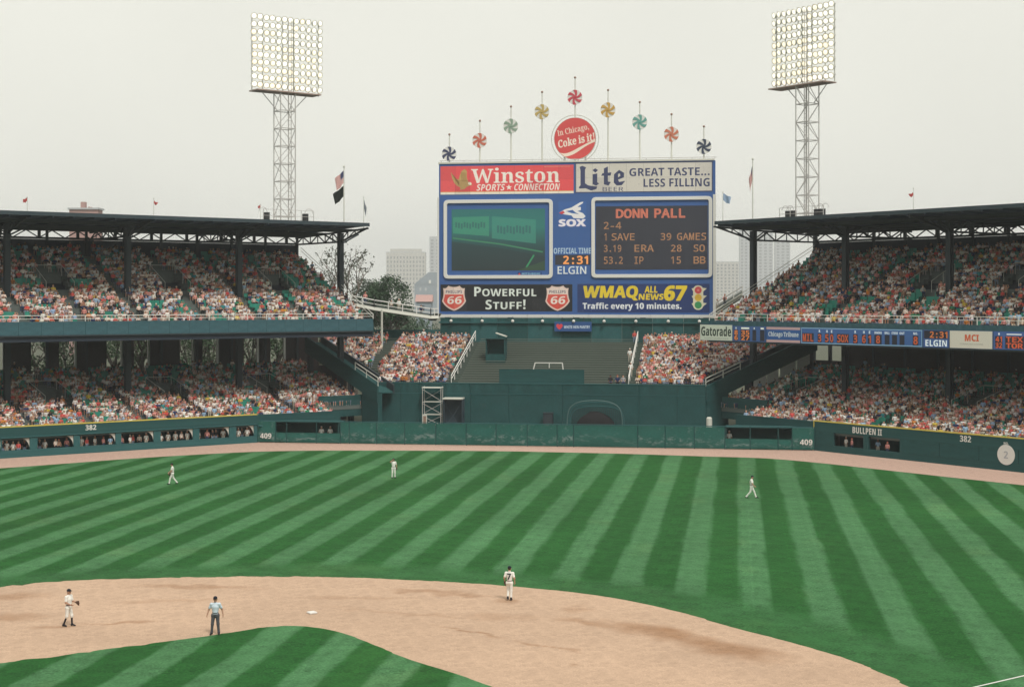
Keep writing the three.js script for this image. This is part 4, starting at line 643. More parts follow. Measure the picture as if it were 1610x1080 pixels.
// ------------------------------------------------------------------ signs on the deck front of the stand with scoreboards
{
  const n = 2.8, X = (px) => RF.along(px, n), Y = (px, py) => RF.height(px, py, n), yt = 12.98, yb = 11.24;
  const sign = (name, label, px0, px1, rough, tex, glow, top = yt, bot = yb) => {
    const g = RF.place(thing(name, label, 'sign', 'boards along the deck front')); part('panel', box(X(px0), X(px1), bot, top, -n - 0.08, -n), M.blue, g);
    part('printed_face', facePlane(X(px0) + 0.02, X(px1) - 0.02, bot + 0.02, top - 0.02, -n + 0.006), glow ? new THREE.MeshStandardMaterial({ map: tex, emissiveMap: tex, emissive: col([1, 1, 1]), emissiveIntensity: glow, roughness: 0.6 }) : print(tex, rough), g); return g;
  };
  sign('advertising_board', 'white sports drink board with green lettering at the end of the deck front', 1101, 1152, 0.6, canvasTex(512, 220, (x) => { x.fillStyle = '#dfe8da'; x.fillRect(0, 0, 512, 220); fit(x, 'Gatorade', SANS, 18, 24, 494, 160, '#33453c', 0, ['#33453c', 3]); fit(x, 'THIRST QUENCHER', SANSR, 60, 184, 450, 204, '#8b9a90'); }), 0, 13.1, 11.25);
  const digits = (x, s, a, b, y0, y1, c = '#d0793f') => fit(x, s, MONO, a, y0, b, y1, c, 0, [c, 4]);
  sign('score_panel', 'narrow scoreboard strip with orange digits between two advertising boards', 1153, 1204, 0.6, canvasTex(512, 220, (x) => { x.fillStyle = '#31507f'; x.fillRect(0, 0, 512, 220); x.fillStyle = '#181a26'; for (const [a, b] of [[16, 80], [120, 270], [310, 370], [430, 500]]) x.fillRect(a, 50, b - a, 160); x.fillStyle = '#dfe2d2'; for (const [a, b] of [[40, 54], [130, 260], [332, 346], [440, 490]]) x.fillRect(a, 14, b - a, 24); digits(x, '8', 22, 74, 58, 126); digits(x, '6', 22, 74, 136, 204); digits(x, '35', 132, 260, 58, 126); digits(x, '27', 132, 260, 136, 204); }), 0.3);
  sign('advertising_board', 'blue newspaper board with pink stripes on the deck front', 1205.5, 1259, 0.6, canvasTex(512, 220, (x) => { x.fillStyle = '#d7b3b6'; x.fillRect(0, 0, 512, 220); x.fillStyle = '#2f62a8'; x.fillRect(0, 36, 512, 148); fit(x, 'Chicago Tribune', SERIF, 30, 66, 486, 154, '#e6eef4', 0, ['#e6eef4', 3]); }), 0);
  sign('line_score_board', 'long blue line score board with orange lamp letters on the deck front', 1260, 1451, 0.6, canvasTex(2048, 220, (x, w, h) => {
    x.fillStyle = '#7ba0bb'; x.fillRect(0, 0, w, h); x.fillStyle = '#2f5488'; x.fillRect(10, 12, w - 20, h - 24); x.fillStyle = '#161a28';
    for (const [a, b] of [[22, 230], [300, 370], [430, 500], [520, 580], [640, 850], [920, 1000], [1070, 1140], [1170, 1230], [1280, 1400], [1450, 1530], [1570, 1650], [1690, 1770], [1900, 1990]]) x.fillRect(a, 76, b - a, 128);
    [['R', 322], ['H', 454], ['E', 538], ['R', 946], ['H', 1092], ['E', 1188]].forEach(([s, a]) => fit(x, s, SANS, a, 26, a + 26, 64, '#dfe7ea')); [['INNING', 1280, 1400], ['BALL', 1450, 1530], ['STRIKE', 1562, 1662], ['OUT', 1690, 1770], ['NO.', 1910, 1980]].forEach(([s, a, b]) => fit(x, s, SANS, a, 32, b, 64, '#dfe7ea'));
    const c = '#b5532f'; digits(x, 'MIL', 30, 222, 88, 192, c); digits(x, '3', 306, 364, 88, 192, c); digits(x, '5', 436, 494, 88, 192, c); digits(x, '0', 524, 576, 88, 192, c); digits(x, 'SOX', 650, 840, 88, 192, c); digits(x, '3', 930, 990, 88, 192, c); digits(x, '6', 1076, 1134, 88, 192, c); digits(x, '1', 1180, 1220, 88, 192, c); digits(x, '8', 1310, 1372, 88, 192, c); digits(x, '8', 1912, 1978, 88, 192, c);
  }), 0.25);
  sign('clock_board', 'small clock board reading orange digits over white lettering on the deck front', 1452.5, 1492.5, 0.6, canvasTex(320, 220, (x) => { x.fillStyle = '#35558c'; x.fillRect(0, 0, 320, 220); x.fillStyle = '#16182a'; x.fillRect(8, 6, 304, 102); digits(x, '2:31', 84, 306, 16, 98, '#c8713c'); fit(x, 'ELGIN', SANS, 26, 124, 300, 208, '#e6eef2'); }), 0.2);
  sign('advertising_board', 'white telephone company board with orange letters on the deck front', 1494, 1561.5, 0.6, canvasTex(512, 220, (x) => { x.fillStyle = '#ebe6dc'; x.fillRect(0, 0, 512, 220); fit(x, 'MCI', SANS, 186, 46, 352, 128, '#e0653c', 0, ['#e0653c', 4]); fit(x, 'COMMUNICATIONS', SANSR, 124, 156, 404, 176, '#a9a49c'); }), 0);
  sign('score_panel', 'blue scoreboard strip with orange team letters beside the white board', 1563, 1640, 0.6, canvasTex(512, 220, (x) => { x.fillStyle = '#35558c'; x.fillRect(0, 0, 512, 220); x.fillStyle = '#1a1b26'; x.fillRect(16, 56, 80, 152); x.fillRect(124, 56, 200, 152); x.fillRect(350, 56, 150, 152); x.fillStyle = '#dfe2e6'; x.fillRect(50, 16, 16, 26); x.fillRect(140, 24, 160, 14); const c = '#c9552f'; digits(x, '41', 22, 90, 62, 128, c); digits(x, '32', 22, 90, 138, 204, c); digits(x, 'TEX', 134, 314, 62, 128, c); digits(x, 'TOR', 134, 314, 138, 204, c); digits(x, '50', 366, 480, 62, 128, c); digits(x, '31', 366, 480, 138, 204, c); }), 0.25);
}
console.log('scoreboard ready');

// ------------------------------------------------------------------ light towers on the stand roofs
function lightTower(F, px, label, end) {
  const n = 15, s = F.along(px, n), g = thing('light_tower', label, 'light tower', 'floodlight towers'); g.position.copy(F.world(s, 24.75, n)); g.rotation.y = F.phi;
  const b0 = 0.9, top = 16.95, w = 1.02, legs = [[-w, 0.9], [w, 0.9], [-w, -0.9], [w, -0.9]];
  for (const [x, z] of legs) part('leg', rod(V(x, -0.2, z), V(x, top, z), 0.075, 0.065), M.towerSteel, g);
  for (let i = 0; i < 7; i++) {
    const y0 = 1.6 + i * 2.19, y1 = y0 + 2.19, t = []; for (const z of [0.9, -0.9]) { t.push(bar(V(-w, y0, z), V(w, y0, z), 0.1)); t.push(i % 2 ? bar(V(-w, y0, z), V(w, y1, z), 0.06) : bar(V(w, y0, z), V(-w, y1, z), 0.06)); }
    for (const x of [-w, w]) { t.push(bar(V(x, y0, -0.9), V(x, y0, 0.9), 0.08)); t.push(bar(V(x, y0, i % 2 ? 0.9 : -0.9), V(x, y1, i % 2 ? -0.9 : 0.9), 0.06)); } part('lattice_panel', join(t), M.towerSteel, g);
  }
  part('ladder', join([rod(V(0.15, 0, 0.7), V(0.15, 26, 0.7), 0.05), rod(V(0.55, 0, 0.7), V(0.55, 26, 0.7), 0.05), ...Array.from({ length: 30 }, (_, i) => box(0.15, 0.55, 0.5 + i * 0.52, 0.54 + i * 0.52, 0.68, 0.72))]), M.towerSteel, g);
  const W = 4.85, OX = end > 0 ? 0.3 : -0.65, y0 = top + 0.9, H = 8.35, rows = 10, cols = 12; part('catwalk', box(OX - W + 0.2, OX + W - 0.6, top, top + 0.14, -1.1, 1.2), M.catwalk, g);
  for (const q of [-1, 1]) part('strut', bar(V(q * w, top - 2.2, 0), V(q * 3.2, top, 0), 0.08), M.towerSteel, g);
  const fr = []; for (const x of [-W + 0.2, -3.2, -1.1, -0.4, 0.4, 1.1, 3.2, W - 0.2]) fr.push(bar(V(x + OX, top, -0.3), V(x + OX, y0 + H, -0.3), 0.1)); for (let r = 0; r < rows; r++) fr.push(box(OX - W, OX + W, y0 + r * H / (rows - 1) - 0.05, y0 + r * H / (rows - 1) + 0.05, -0.35, -0.25)); part('lamp_rack', join(fr), M.cream, g);
  const bowl = new THREE.LatheGeometry([[0.05, 0], [0.2, 0.06], [0.34, 0.22], [0.385, 0.42], [0.4, 0.43], [0.37, 0.2], [0.22, 0.03], [0.05, -0.03]].map((p) => new THREE.Vector2(...p)), 12).rotateX(Math.PI / 2), lens = new THREE.SphereGeometry(0.3, 12, 5, 0, Math.PI * 2, 0, Math.PI / 2).scale(1, 0.35, 1).rotateX(Math.PI / 2).translate(0, 0, 0.38);
  for (let r = 0; r < rows; r++) for (let c = 0; c < cols; c++) {
    const m = part('floodlight', bowl, M.cream, g); m.position.set(OX - W + 0.35 + c * (2 * W - 0.7) / (cols - 1), y0 + r * H / (rows - 1), -0.1); m.rotation.set(0.3 + 0.25 * (hash2(r, c + 50) - 0.5), (c / (cols - 1) - 0.5) * 0.5 + 0.3 * (hash2(r + 9, c) - 0.5), 0); m.position.y += 0.06 * (hash2(c, r + 80) - 0.5);
    part('lens', lens, hash2(r * 7 + 3, c * 5 + 1) < (r < 6 ? 0.5 : 0.12) ? M.lampWarm : M.lamp, m);
  }
  const L = new THREE.RectAreaLight(col([1, 0.92, 0.75]), 0.8, 2 * W, H); L.name = 'floodlight_glow'; L.position.set(OX, y0 + H / 2, 0.7); g.add(L); L.lookAt(F.world(s, 0, n - 70).setY(24.75 - 22)); 
  for (const x of [-2.7, -1.9, 1.9, 2.7].slice(end > 0 ? 0 : 0)) { if (Math.abs(x) < 2 && end > 0) continue; const k = part('transformer', new THREE.CylinderGeometry(0.4, 0.4, 1.15, 14).translate(x, 1.45, 0.4), M.black, g); part('cable_loop', new THREE.TorusGeometry(0.55, 0.035, 5, 14, Math.PI).translate(x + Math.sign(x) * 0.5, 2.1, 0.4), M.towerSteel, k); }
  part('railing', join([-3.5, -1.75, 1.75, 3.5].map((x) => box(x - 0.03, x + 0.03, 0.8, 2.4, 1.07, 1.13)).concat([box(-3.5, 3.5, 2.35, 2.4, 1.08, 1.12), box(-3.5, 3.5, 1.6, 1.65, 1.08, 1.12)])), M.towerSteel, g);
  part('roof_platform', box(-4.5, 4.5, 0.45, 0.85, -1.6, 1.4), M.cream, g);
  return g;
}
lightTower(LF, 447, 'lattice light tower with lit floodlights on the roof near the two-flag pole', 1);
lightTower(RF, 1270, 'lattice light tower with lit floodlights on the roof of the stand carrying scoreboards', -1);
for (const [F, a, b, l] of [[LF, 374, 540, 'long white walkway curb on the roof under the tower near the two-flag pole'], [RF, 1184, 1333, 'long white walkway curb on the roof under the tower above the scoreboards band']]) { const m = F.place(new THREE.Mesh(box(F.along(a, 11), F.along(b, 11), 24.95, 25.5, -12.1, -11), M.cream)); m.name = numbered('roof_walkway'); scene.add(shade(m)); tag(m, l, 'walkway'); }
// ------------------------------------------------------------------ flags
function flag(px, pyBase, pyTop, F, n, label, cloths, r = 0.07) {
  const s = F.along(px, n), p = F.world(s, 0, n), d = -p.z, g = thing('flagpole', label, 'flagpole'), y0 = 24.7, y1 = EYE - (pyTop - HORIZON) / FPX * d; g.position.set(p.x, y0, p.z);
  part('pole', rod(V(0, 0, 0), V(0, y1 - y0, 0), r, r * 0.6), M.cream, g); part('finial', new THREE.SphereGeometry(r * 1.6, 8, 6).translate(0, y1 - y0, 0), M.cream, g);
  for (const [q0, q1, w, droop, mat, dir] of cloths) {
    const t = EYE - (q0 - HORIZON) / FPX * d - y0, b = EYE - (q1 - HORIZON) / FPX * d - y0, pg = new THREE.PlaneGeometry(1, 1, 14, 8), a = pg.attributes.position;
    for (let i = 0; i < a.count; i++) { const u = a.getX(i) + 0.5, v = a.getY(i) + 0.5; a.setXYZ(i, dir * u * w * (0.75 + 0.25 * v), b + (t - b) * (v * 0.62 + 0.38) - droop * u * (t - b) + 0.05 * Math.sin(u * 9), 0.18 * Math.sin(u * 8 + v * 3) * u); }
    pg.computeVertexNormals(); part('flag', pg, mat, g);
  }
}
const stripes = print(canvasTex(128, 96, (x) => { for (let i = 0; i < 13; i++) { x.fillStyle = i % 2 ? '#e9e0dc' : '#b8433f'; x.fillRect(0, i * 7.4, 128, 7.4); } x.fillStyle = '#3c4468'; x.fillRect(0, 0, 52, 52); }), 0.9); stripes.side = THREE.DoubleSide;
const fRed = std([0.5, 0.1, 0.09], 0.9), fBlack = std([0.02, 0.025, 0.022], 0.9), fBlue = std([0.3, 0.4, 0.55], 0.9), fGrey = std([0.25, 0.28, 0.32], 0.9);
flag(540.5, 345, 262, LF, 8, 'tall roof flagpole flying a striped flag above a black flag', [[268, 298, 1.15, 0.45, stripes, -1], [292, 319, 1.4, 0.5, fBlack, -1]], 0.09);
flag(571.5, 346, 310, LF, 5, 'thin pole at the roof tip with a limp grey pennant', [[312, 334, 0.35, 0.7, fGrey, 1]], 0.05);
flag(42, 340, 310, LF, 12, 'roof pole with a small red flag beside the pink building', [[311, 320, 0.55, 0.3, fRed, -1]], 0.05); flag(241, 343, 312, LF, 12, 'roof pole with a small red flag on the bare stretch of roof', [[316, 323, 0.45, 0.4, fRed, 1]], 0.05); flag(409, 343, 321, LF, 14, 'short roof pole with a tiny red pennant next to the light tower', [[322, 329, 0.35, 0.3, fRed, -1]], 0.04);
flag(1184, 343, 250, RF, 8, 'tall roof flagpole with a furled red striped flag', [[258, 290, 0.45, 0.75, stripes, -1]], 0.09); flag(1137, 347, 302, RF, 5, 'roof tip pole with a pale blue drooping flag', [[304, 322, 1.0, 0.35, fBlue, 1]], 0.05); flag(1437, 332, 296, RF, 12, 'roof pole with a small red flag above the line score board', [[303, 311, 0.5, 0.3, fRed, -1]], 0.05);
// ------------------------------------------------------------------ white walkways to the scoreboard
function walkway(pts3, label) {
  const g = thing('white_walkway', label, 'walkway'), o = pts3[0]; g.position.set(o.x, 0, o.z); const P = pts3.map((p) => V(p.x - o.x, p.y, p.z - o.z));
  for (let i = 0; i < P.length - 1; i++) {
    const a = P[i], b = P[i + 1]; part('edge_beam', bar(a, b, 0.42, 0.2), M.cream, g); const up = V(0, 1.15, 0), mid = V(0, 0.62, 0);
    part('top_rail', bar(a.clone().add(up), b.clone().add(up), 0.1), M.white, g); part('mid_rail', bar(a.clone().add(mid), b.clone().add(mid), 0.07), M.white, g);
    const N = Math.max(2, Math.round(a.distanceTo(b) / 1.9)); for (let k = 0; k <= N; k++) { const c = a.clone().lerp(b, k / N); part('rail_post', box(c.x - 0.06, c.x + 0.06, c.y, c.y + 1.2, c.z - 0.06, c.z + 0.06), M.white, g); }
    const dk = bar(a, b, 0.12, 2); dk.translate(0, 0.05, -1.1); part('deck', dk, M.concrete, g);
  }
  return g;
}
walkway([at(552, 478.5, 196), at(588, 485.5, 197), at(677, 499, 199), at(689, 499, 199.5)], 'white railed walkway sloping from the plain-fronted stand down to the scoreboard');
walkway([at(1114, 496, 199), at(1140, 481, 197), at(1168, 464, 195)], 'white railed walkway climbing from the scoreboard to the stand carrying scoreboards');
{ const a = at(600, 487, 196.5); whole('white_post', rod(V(a.x, 0, a.z), V(a.x, a.y, a.z), 0.14), M.cream, 'tall thin white post holding up the sloping walkway', 'post'); }
// ------------------------------------------------------------------ clutter between fence and bleachers
{
  const w = 13.4, X = (p) => CF.along(p, w), Y = (p, q) => CF.height(p, q, w);
  const g = CF.place(thing('scaffold', 'white tube scaffold tower leaning against the green bleacher wall', 'scaffold')), x0 = X(664), x1 = X(693), t = Y(678, 608); const fr = [];
  for (const x of [x0, x1]) for (const z of [-w, -w - 1.1]) part('upright', rod(V(x, 0, z), V(x, t, z), 0.045), M.towerSteel, g);
  for (const q of [610, 632, 652, 668]) { const y = Y(678, q); part('cross_tube', join([rod(V(x0, y, -w), V(x1, y, -w), 0.04), rod(V(x0, y, -w - 1.1), V(x1, y, -w - 1.1), 0.04)]), M.cream, g); }
  for (const [a, b] of [[612, 630], [634, 650], [654, 668]]) part('brace', join([rod(V(x0, Y(664, a), -w), V(x1, Y(664, b), -w), 0.03), rod(V(x0, Y(664, b), -w - 1.1), V(x1, Y(664, a), -w - 1.1), 0.03)]), M.towerSteel, g);
  part('plank', box(x0 - 0.1, x1 + 0.1, t - 0.15, t - 0.08, -w - 1.1, -w), M.cream, g);
  const h = CF.place(thing('equipment_booth', 'dark booth on legs with a pale flat roof beside the scaffold', 'booth')), a = X(697), b = X(727), yt = Y(712, 628);
  part('roof', box(a - 0.1, b, yt, yt + 0.16, -w - 1.5, -w + 0.1), M.cream, h); part('back_wall', box(a, b, 0.4, yt, -w - 1.4, -w - 1.3), M.booth, h); part('side_wall', box(a, a + 0.08, 0.4, yt, -w - 1.3, -w - 0.1), M.booth, h); part('side_wall', box(b - 0.1, b - 0.02, 0.4, yt, -w - 1.3, -w - 0.1), M.booth, h); for (const x of [a + 0.04, b - 0.06]) part('leg', box(x - 0.04, x + 0.04, 0, yt, -w - 0.1, -w - 0.02), M.booth, h); part('floor', box(a, b, 0.3, 0.4, -w - 1.4, -w - 0.02), M.booth, h);
  part('cross_brace', join([rod(V(a, 0.5, -w), V(b - 0.06, yt - 0.3, -w), 0.025), rod(V(a, yt - 0.3, -w), V(b - 0.06, 0.5, -w), 0.025)]), M.booth, h);
  // batting cage: bent tubes under dark net
  const cg = CF.place(thing('batting_cage', 'rolled back batting cage of bent tubes with dark netting behind the fence', 'batting cage')), c0 = X(897), c1 = X(981), ct = Y(940, 629), R = 1.6;
  for (const z of [-w + 3, -w + 1.2, -w - 0.4]) { const k = z === -w + 3 ? 1 : z === -w + 1.2 ? 0.93 : 0.8, cu = new THREE.CatmullRomCurve3([V(c0, 0, z), V(c0, ct * 0.6 * k, z), V(c0 + 0.4, ct * 0.86 * k, z), V(c0 + R, ct * k, z), V(c1 - R, ct * k, z), V(c1 - 0.4, ct * 0.86 * k, z), V(c1, ct * 0.6 * k, z), V(c1, 0, z)]); part('hoop', new THREE.TubeGeometry(cu, 40, k === 1 ? 0.07 : 0.05, 6), k === 1 ? M.tube : M.wallPale, cg); }
  { const net = []; for (let i = 0; i <= 26; i++) { const x = c0 + (c1 - c0) * i / 26, e = Math.min(1, Math.min(x - c0, c1 - x) / R), y = ct * 0.8 * (0.72 + 0.28 * Math.sqrt(e * (2 - e))); net.push(box(x - 0.02, x + 0.02, 0.1, y, -w - 0.42, -w - 0.4)); } for (let j = 1; j < 14; j++) net.push(box(c0, c1, j * 0.24, j * 0.24 + 0.03, -w - 0.43, -w - 0.41)); part('netting', join(net), M.black, cg); }
  const tp = new THREE.SphereGeometry(1, 28, 12, 0, Math.PI * 2, 0, Math.PI / 2).scale((c1 - c0) * 0.42, 3.0, 1.3).translate((c0 + c1) / 2, 0, -w + 1.8);
  { const p = tp.attributes.position; for (let i = 0; i < p.count; i++) p.setY(i, Math.max(0, p.getY(i) + 0.35 * (fbm(p.getX(i) * 1.5, p.getZ(i) * 2, 3) - 0.5))); tp.computeVertexNormals(); }
  const tm = CF.place(new THREE.Mesh(tp, M.tarp)); tm.name = 'tarpaulin_heap'; scene.add(shade(tm)); tag(tm, 'black tarpaulin heaped under the batting cage hoops', 'tarpaulin');
  for (const [px, lb] of [[861, 'dark box standing in for a dark doorway in the bleacher wall beside the batting cage']]) { const q = CF.place(thing('cabinet', lb, 'cabinet')), m0 = X(854), m1 = X(868.5), yy = Y(861, 650); part('body', box(m0, m1, 0, yy, -w - 1, -w), M.steel, q); part('door', box(m0 + 0.08, m1 - 0.08, 0.15, yy - 0.1, -w, -w + 0.03), M.steel, q); part('lid', box(m0 - 0.05, m1 + 0.05, yy, yy + 0.06, -w - 1.05, -w + 0.06), M.steel, q); }  // solid dark box, its colour standing in for an open doorway's darkness
  const bn = CF.place(thing('trash_barrel', 'white barrel standing behind the fence at the end of the bleacher wall', 'barrel')), bxx = CF.along(1115.5, 4), bt = CF.height(1115, 658, 4); part('body', new THREE.LatheGeometry([[0.01, 0], [0.34, 0], [0.36, 0.1], [0.32, bt - 0.15], [0.3, bt]].map((p) => new THREE.Vector2(...p)), 18).translate(bxx, 0, -4), M.cream, bn); part('lid', new THREE.CylinderGeometry(0.2, 0.32, 0.16, 18).translate(bxx, bt + 0.08, -4), M.cream, bn);
  const sgn = CF.place(thing('notice_board', 'small white framed notice board at the foot of the scaffold', 'notice')), z0 = w - 1, n0 = CF.along(664, z0), n1 = CF.along(671, z0), ny = CF.height(667, 652, z0); part('frame', box(n0, n1, ny - 1.3, ny, -z0 - 0.06, -z0), M.cream, sgn); part('sheet', box(n0 + 0.1, n1 - 0.1, ny - 1.15, ny - 0.15, -z0, -z0 + 0.015), M.rust, sgn); part('post', box((n0 + n1) / 2 - 0.05, (n0 + n1) / 2 + 0.05, 0, ny - 1.3, -z0 - 0.05, -z0), M.cream, sgn);
}
console.log('fittings ready');

// ------------------------------------------------------------------ people
// a figure from joints; x to its left-hand side when it faces +z is -x of the picture only after turning
function figure(J, C, cell = 0.014) {
  const B = [], b = (a, c, ra, rb, t, bias) => B.push([a, c, ra, rb, t, bias]);
  b(J.pelvis, J.waist, 0.125, 0.125, 'pants'); b(J.waist, J.chest, 0.125, 0.145, 'shirt', 0.01); b(J.shL, J.shR, 0.072, 0.072, 'shirt'); b(J.chest, J.neck, 0.125, 0.065, 'shirt'); b(J.neck, J.head, 0.055, 0.06, 'skin');
  b([J.shL[0] * 0.5 + J.chest[0] * 0.5, J.chest[1], J.chest[2]], [J.hipL[0] * 0.4 + J.waist[0] * 0.6, J.waist[1], J.waist[2]], 0.095, 0.085, 'shirt'); b([J.shR[0] * 0.5 + J.chest[0] * 0.5, J.chest[1], J.chest[2]], [J.hipR[0] * 0.4 + J.waist[0] * 0.6, J.waist[1], J.waist[2]], 0.095, 0.085, 'shirt');
  for (const s of ['L', 'R']) {
    const sh = J['sh' + s], el = J['el' + s], wr = J['wr' + s], hip = J['hip' + s], kn = J['kn' + s], an = J['an' + s], to = J['to' + s], mid = sh.map((v, i) => v + (el[i] - v) * 0.62);
    b(sh, mid, 0.072, 0.062, 'shirt', 0.006); b(mid, el, 0.048, 0.042, 'skin'); b(el, wr, 0.044, 0.03, 'skin'); b(J.pelvis, hip, 0.12, 0.105, 'pants'); b(hip, kn, 0.1, 0.07, 'pants');
    const lo = kn.map((v, i) => v + (an[i] - v) * C.hem); b(kn, lo, 0.068, C.hem > 0.9 ? 0.058 : 0.056, 'pants', 0.003); b(lo, an, 0.05, 0.04, 'sock'); b(an, to, 0.045, 0.035, 'shoe'); b([an[0], an[1] - 0.03, an[2] - 0.03], an, 0.045, 0.04, 'shoe');
  }
  const geo = [bonesMesh(B, 0.045, cell, C, (x, y, z, t) => (t === 'shirt' || t === 'pants') && Math.abs(y - J.waist[1] + 0.02) < 0.022 && Math.hypot(x - J.waist[0], z - J.waist[2]) < 0.26 ? C.belt : null)];
  // head: skull, jaw, nose, ears, eyes and mouth
  const h = J.head, f = J.face, rt = [f[2], 0, -f[0]], at3 = (r, u, w) => [h[0] + rt[0] * r + f[0] * w, h[1] + u, h[2] + rt[2] * r + f[2] * w];
  const HB = [[at3(0, 0.035, -0.012), at3(0, 0.02, 0.005), 0.092, 0.088, 'skin'], [at3(0, -0.03, 0.03), at3(0, -0.085, 0.045), 0.062, 0.04, 'skin'], [at3(0, 0.005, 0.085), at3(0, -0.03, 0.108), 0.012, 0.016, 'skin'], [at3(0.085, 0, 0), at3(0.088, -0.03, 0.005), 0.018, 0.014, 'skin'], [at3(-0.085, 0, 0), at3(-0.088, -0.03, 0.005), 0.018, 0.014, 'skin'], [at3(0, -0.05, -0.02), at3(0, -0.13, -0.025), 0.056, 0.058, 'skin']];
  geo.push(bonesMesh(HB, 0.03, 0.008, C, (x, y, z) => {
    const dx = x - h[0], dz = z - h[2], w = dx * f[0] + dz * f[2], r = dx * rt[0] + dz * rt[2], u = y - h[1];
    if (u > 0.03 && w < 0.055 || w < -0.03 && u > -0.06 && Math.abs(r) < 0.088) return C.hair; if (w > 0.06 && Math.abs(u - 0.012) < 0.01 && Math.abs(Math.abs(r) - 0.033) < 0.015) return [0.03, 0.02, 0.02]; if (w > 0.05 && Math.abs(u + 0.062) < 0.006 && Math.abs(r) < 0.025) return [0.25, 0.08, 0.07]; return null;
  }));
  for (const s of ['L', 'R']) { // hands: palm, four fingers, thumb
    const el = V(...J['el' + s]), wr = V(...J['wr' + s]), d = wr.clone().sub(el).normalize(), side = V(...(J['pal' + s] || [0, 0, 1])); side.addScaledVector(d, -side.dot(d)).normalize(); const nr = d.clone().cross(side).multiplyScalar(s === 'L' ? 1 : -1), HBn = [], q = (a, k, m) => { const v = wr.clone().addScaledVector(d, a).addScaledVector(side, k).addScaledVector(nr, m); return [v.x, v.y, v.z]; };
    HBn.push([q(0, 0, 0), q(0.075, 0.018, 0), 0.028, 0.024, 'skin'], [q(0.01, -0.01, 0), q(0.075, -0.022, 0), 0.024, 0.02, 'skin']);
    [[0.033, 0.07], [0.012, 0.08], [-0.01, 0.075], [-0.031, 0.056]].forEach(([k, L]) => { HBn.push([q(0.075, k, 0), q(0.075 + L * 0.55, k * 1.1, 0.012), 0.0105, 0.0095, 'skin'], [q(0.075 + L * 0.55, k * 1.1, 0.012), q(0.075 + L * 0.85, k * 1.1, 0.035), 0.0095, 0.008, 'skin']); });
    HBn.push([q(0.015, 0.03, 0), q(0.05, 0.062, 0.012), 0.015, 0.012, 'skin'], [q(0.05, 0.062, 0.012), q(0.082, 0.066, 0.022), 0.011, 0.009, 'skin']);
    geo.push(bonesMesh(HBn, 0.008, 0.0055, C));
  }
  const g = mergeGeometries(geo.map((k) => { const m = k.clone(); return m; })); return g;
}
function cap(J, mat, parent, brim = 1) {
  const c = new THREE.SphereGeometry(0.108, 20, 10, 0, Math.PI * 2, 0, Math.PI / 2).scale(0.95, 1, 1.05), b = new THREE.CylinderGeometry(0.1, 0.1, 0.012, 20, 1, false, -Math.PI / 2, Math.PI).scale(0.95, 1, 1.15).translate(0, 0.012, 0.055), m = part('cap', join(brim ? [c, b] : [c]), mat, parent);
  m.position.set(J.head[0], J.head[1] + 0.045, J.head[2]); m.rotation.y = Math.atan2(J.face[0], J.face[2]); m.rotation.x = 0.04; return m;
}
function glove(J, s, parent) { // a leather mitt closed over the hand
  const w = V(...J['wr' + s]), e = V(...J['el' + s]), d = w.clone().sub(e).normalize(), side = V(...(J['pal' + s] || [0, 0, 1])); side.addScaledVector(d, -side.dot(d)).normalize(); const q = (a, k, m = 0) => { const n = d.clone().cross(side), v = w.clone().addScaledVector(d, a).addScaledVector(side, k).addScaledVector(n, m); return [v.x, v.y, v.z]; }, H = [[q(-0.01, 0), q(0.1, 0), 0.05, 0.07, 'g']];
  for (const k of [-0.065, -0.025, 0.015]) H.push([q(0.1, k), q(0.21, k * 1.35, 0.03), 0.032, 0.024, 'g']); H.push([q(0.05, 0.05), q(0.17, 0.1, 0.03), 0.034, 0.025, 'g'], [q(0.13, 0.03, 0.02), q(0.17, 0.08, 0.03), 0.02, 0.02, 'g']);
  part('fielding_glove', bonesMesh(H, 0.03, 0.012, { g: [1, 1, 1] }), M.leather, parent);
}
const base = () => ({ pelvis: [0, 0.96, 0], waist: [0, 1.07, 0.01], chest: [0, 1.32, 0.005], neck: [0, 1.52, -0.01], head: [0, 1.69, 0.015], face: [0, 0, 1], shL: [0.185, 1.45, 0], shR: [-0.185, 1.45, 0], elL: [0.26, 1.18, -0.03], elR: [-0.26, 1.18, -0.03], wrL: [0.26, 0.94, 0.05], wrR: [-0.26, 0.94, 0.05], hipL: [0.095, 0.92, 0], hipR: [-0.095, 0.92, 0], knL: [0.12, 0.51, 0.03], knR: [-0.12, 0.51, 0.03], anL: [0.13, 0.09, -0.02], anR: [-0.13, 0.09, -0.02], toL: [0.155, 0.04, 0.16], toR: [-0.155, 0.04, 0.16] });
const UNI = { skin: SKIN[0], shirt: [0.82, 0.81, 0.77], pants: [0.82, 0.81, 0.77], sock: [0.02, 0.022, 0.03], shoe: [0.03, 0.03, 0.035], belt: [0.12, 0.04, 0.05], hair: [0.04, 0.025, 0.015], hem: 0.55 };
const capMat = std([0.02, 0.024, 0.035], 0.8);
function player(px, py, turn, J, C, label, gl, h = 1.83, lettered) {
  const g = thing('person', label, 'person'); g.position.copy(ground(px, py)); g.position.y = 0.006; g.rotation.y = turn; g.scale.setScalar(h / 1.83);
  part('body', figure(J, C), M.people, g); cap(J, capMat, g); if (gl) glove(J, gl, g);
  if (lettered) { const t = part('shirt_number', lettering(lettered, 0.24, 0.01), capMat, g); t.position.set(0, 1.3, -0.152); t.rotation.y = Math.PI; }
  return g;
}
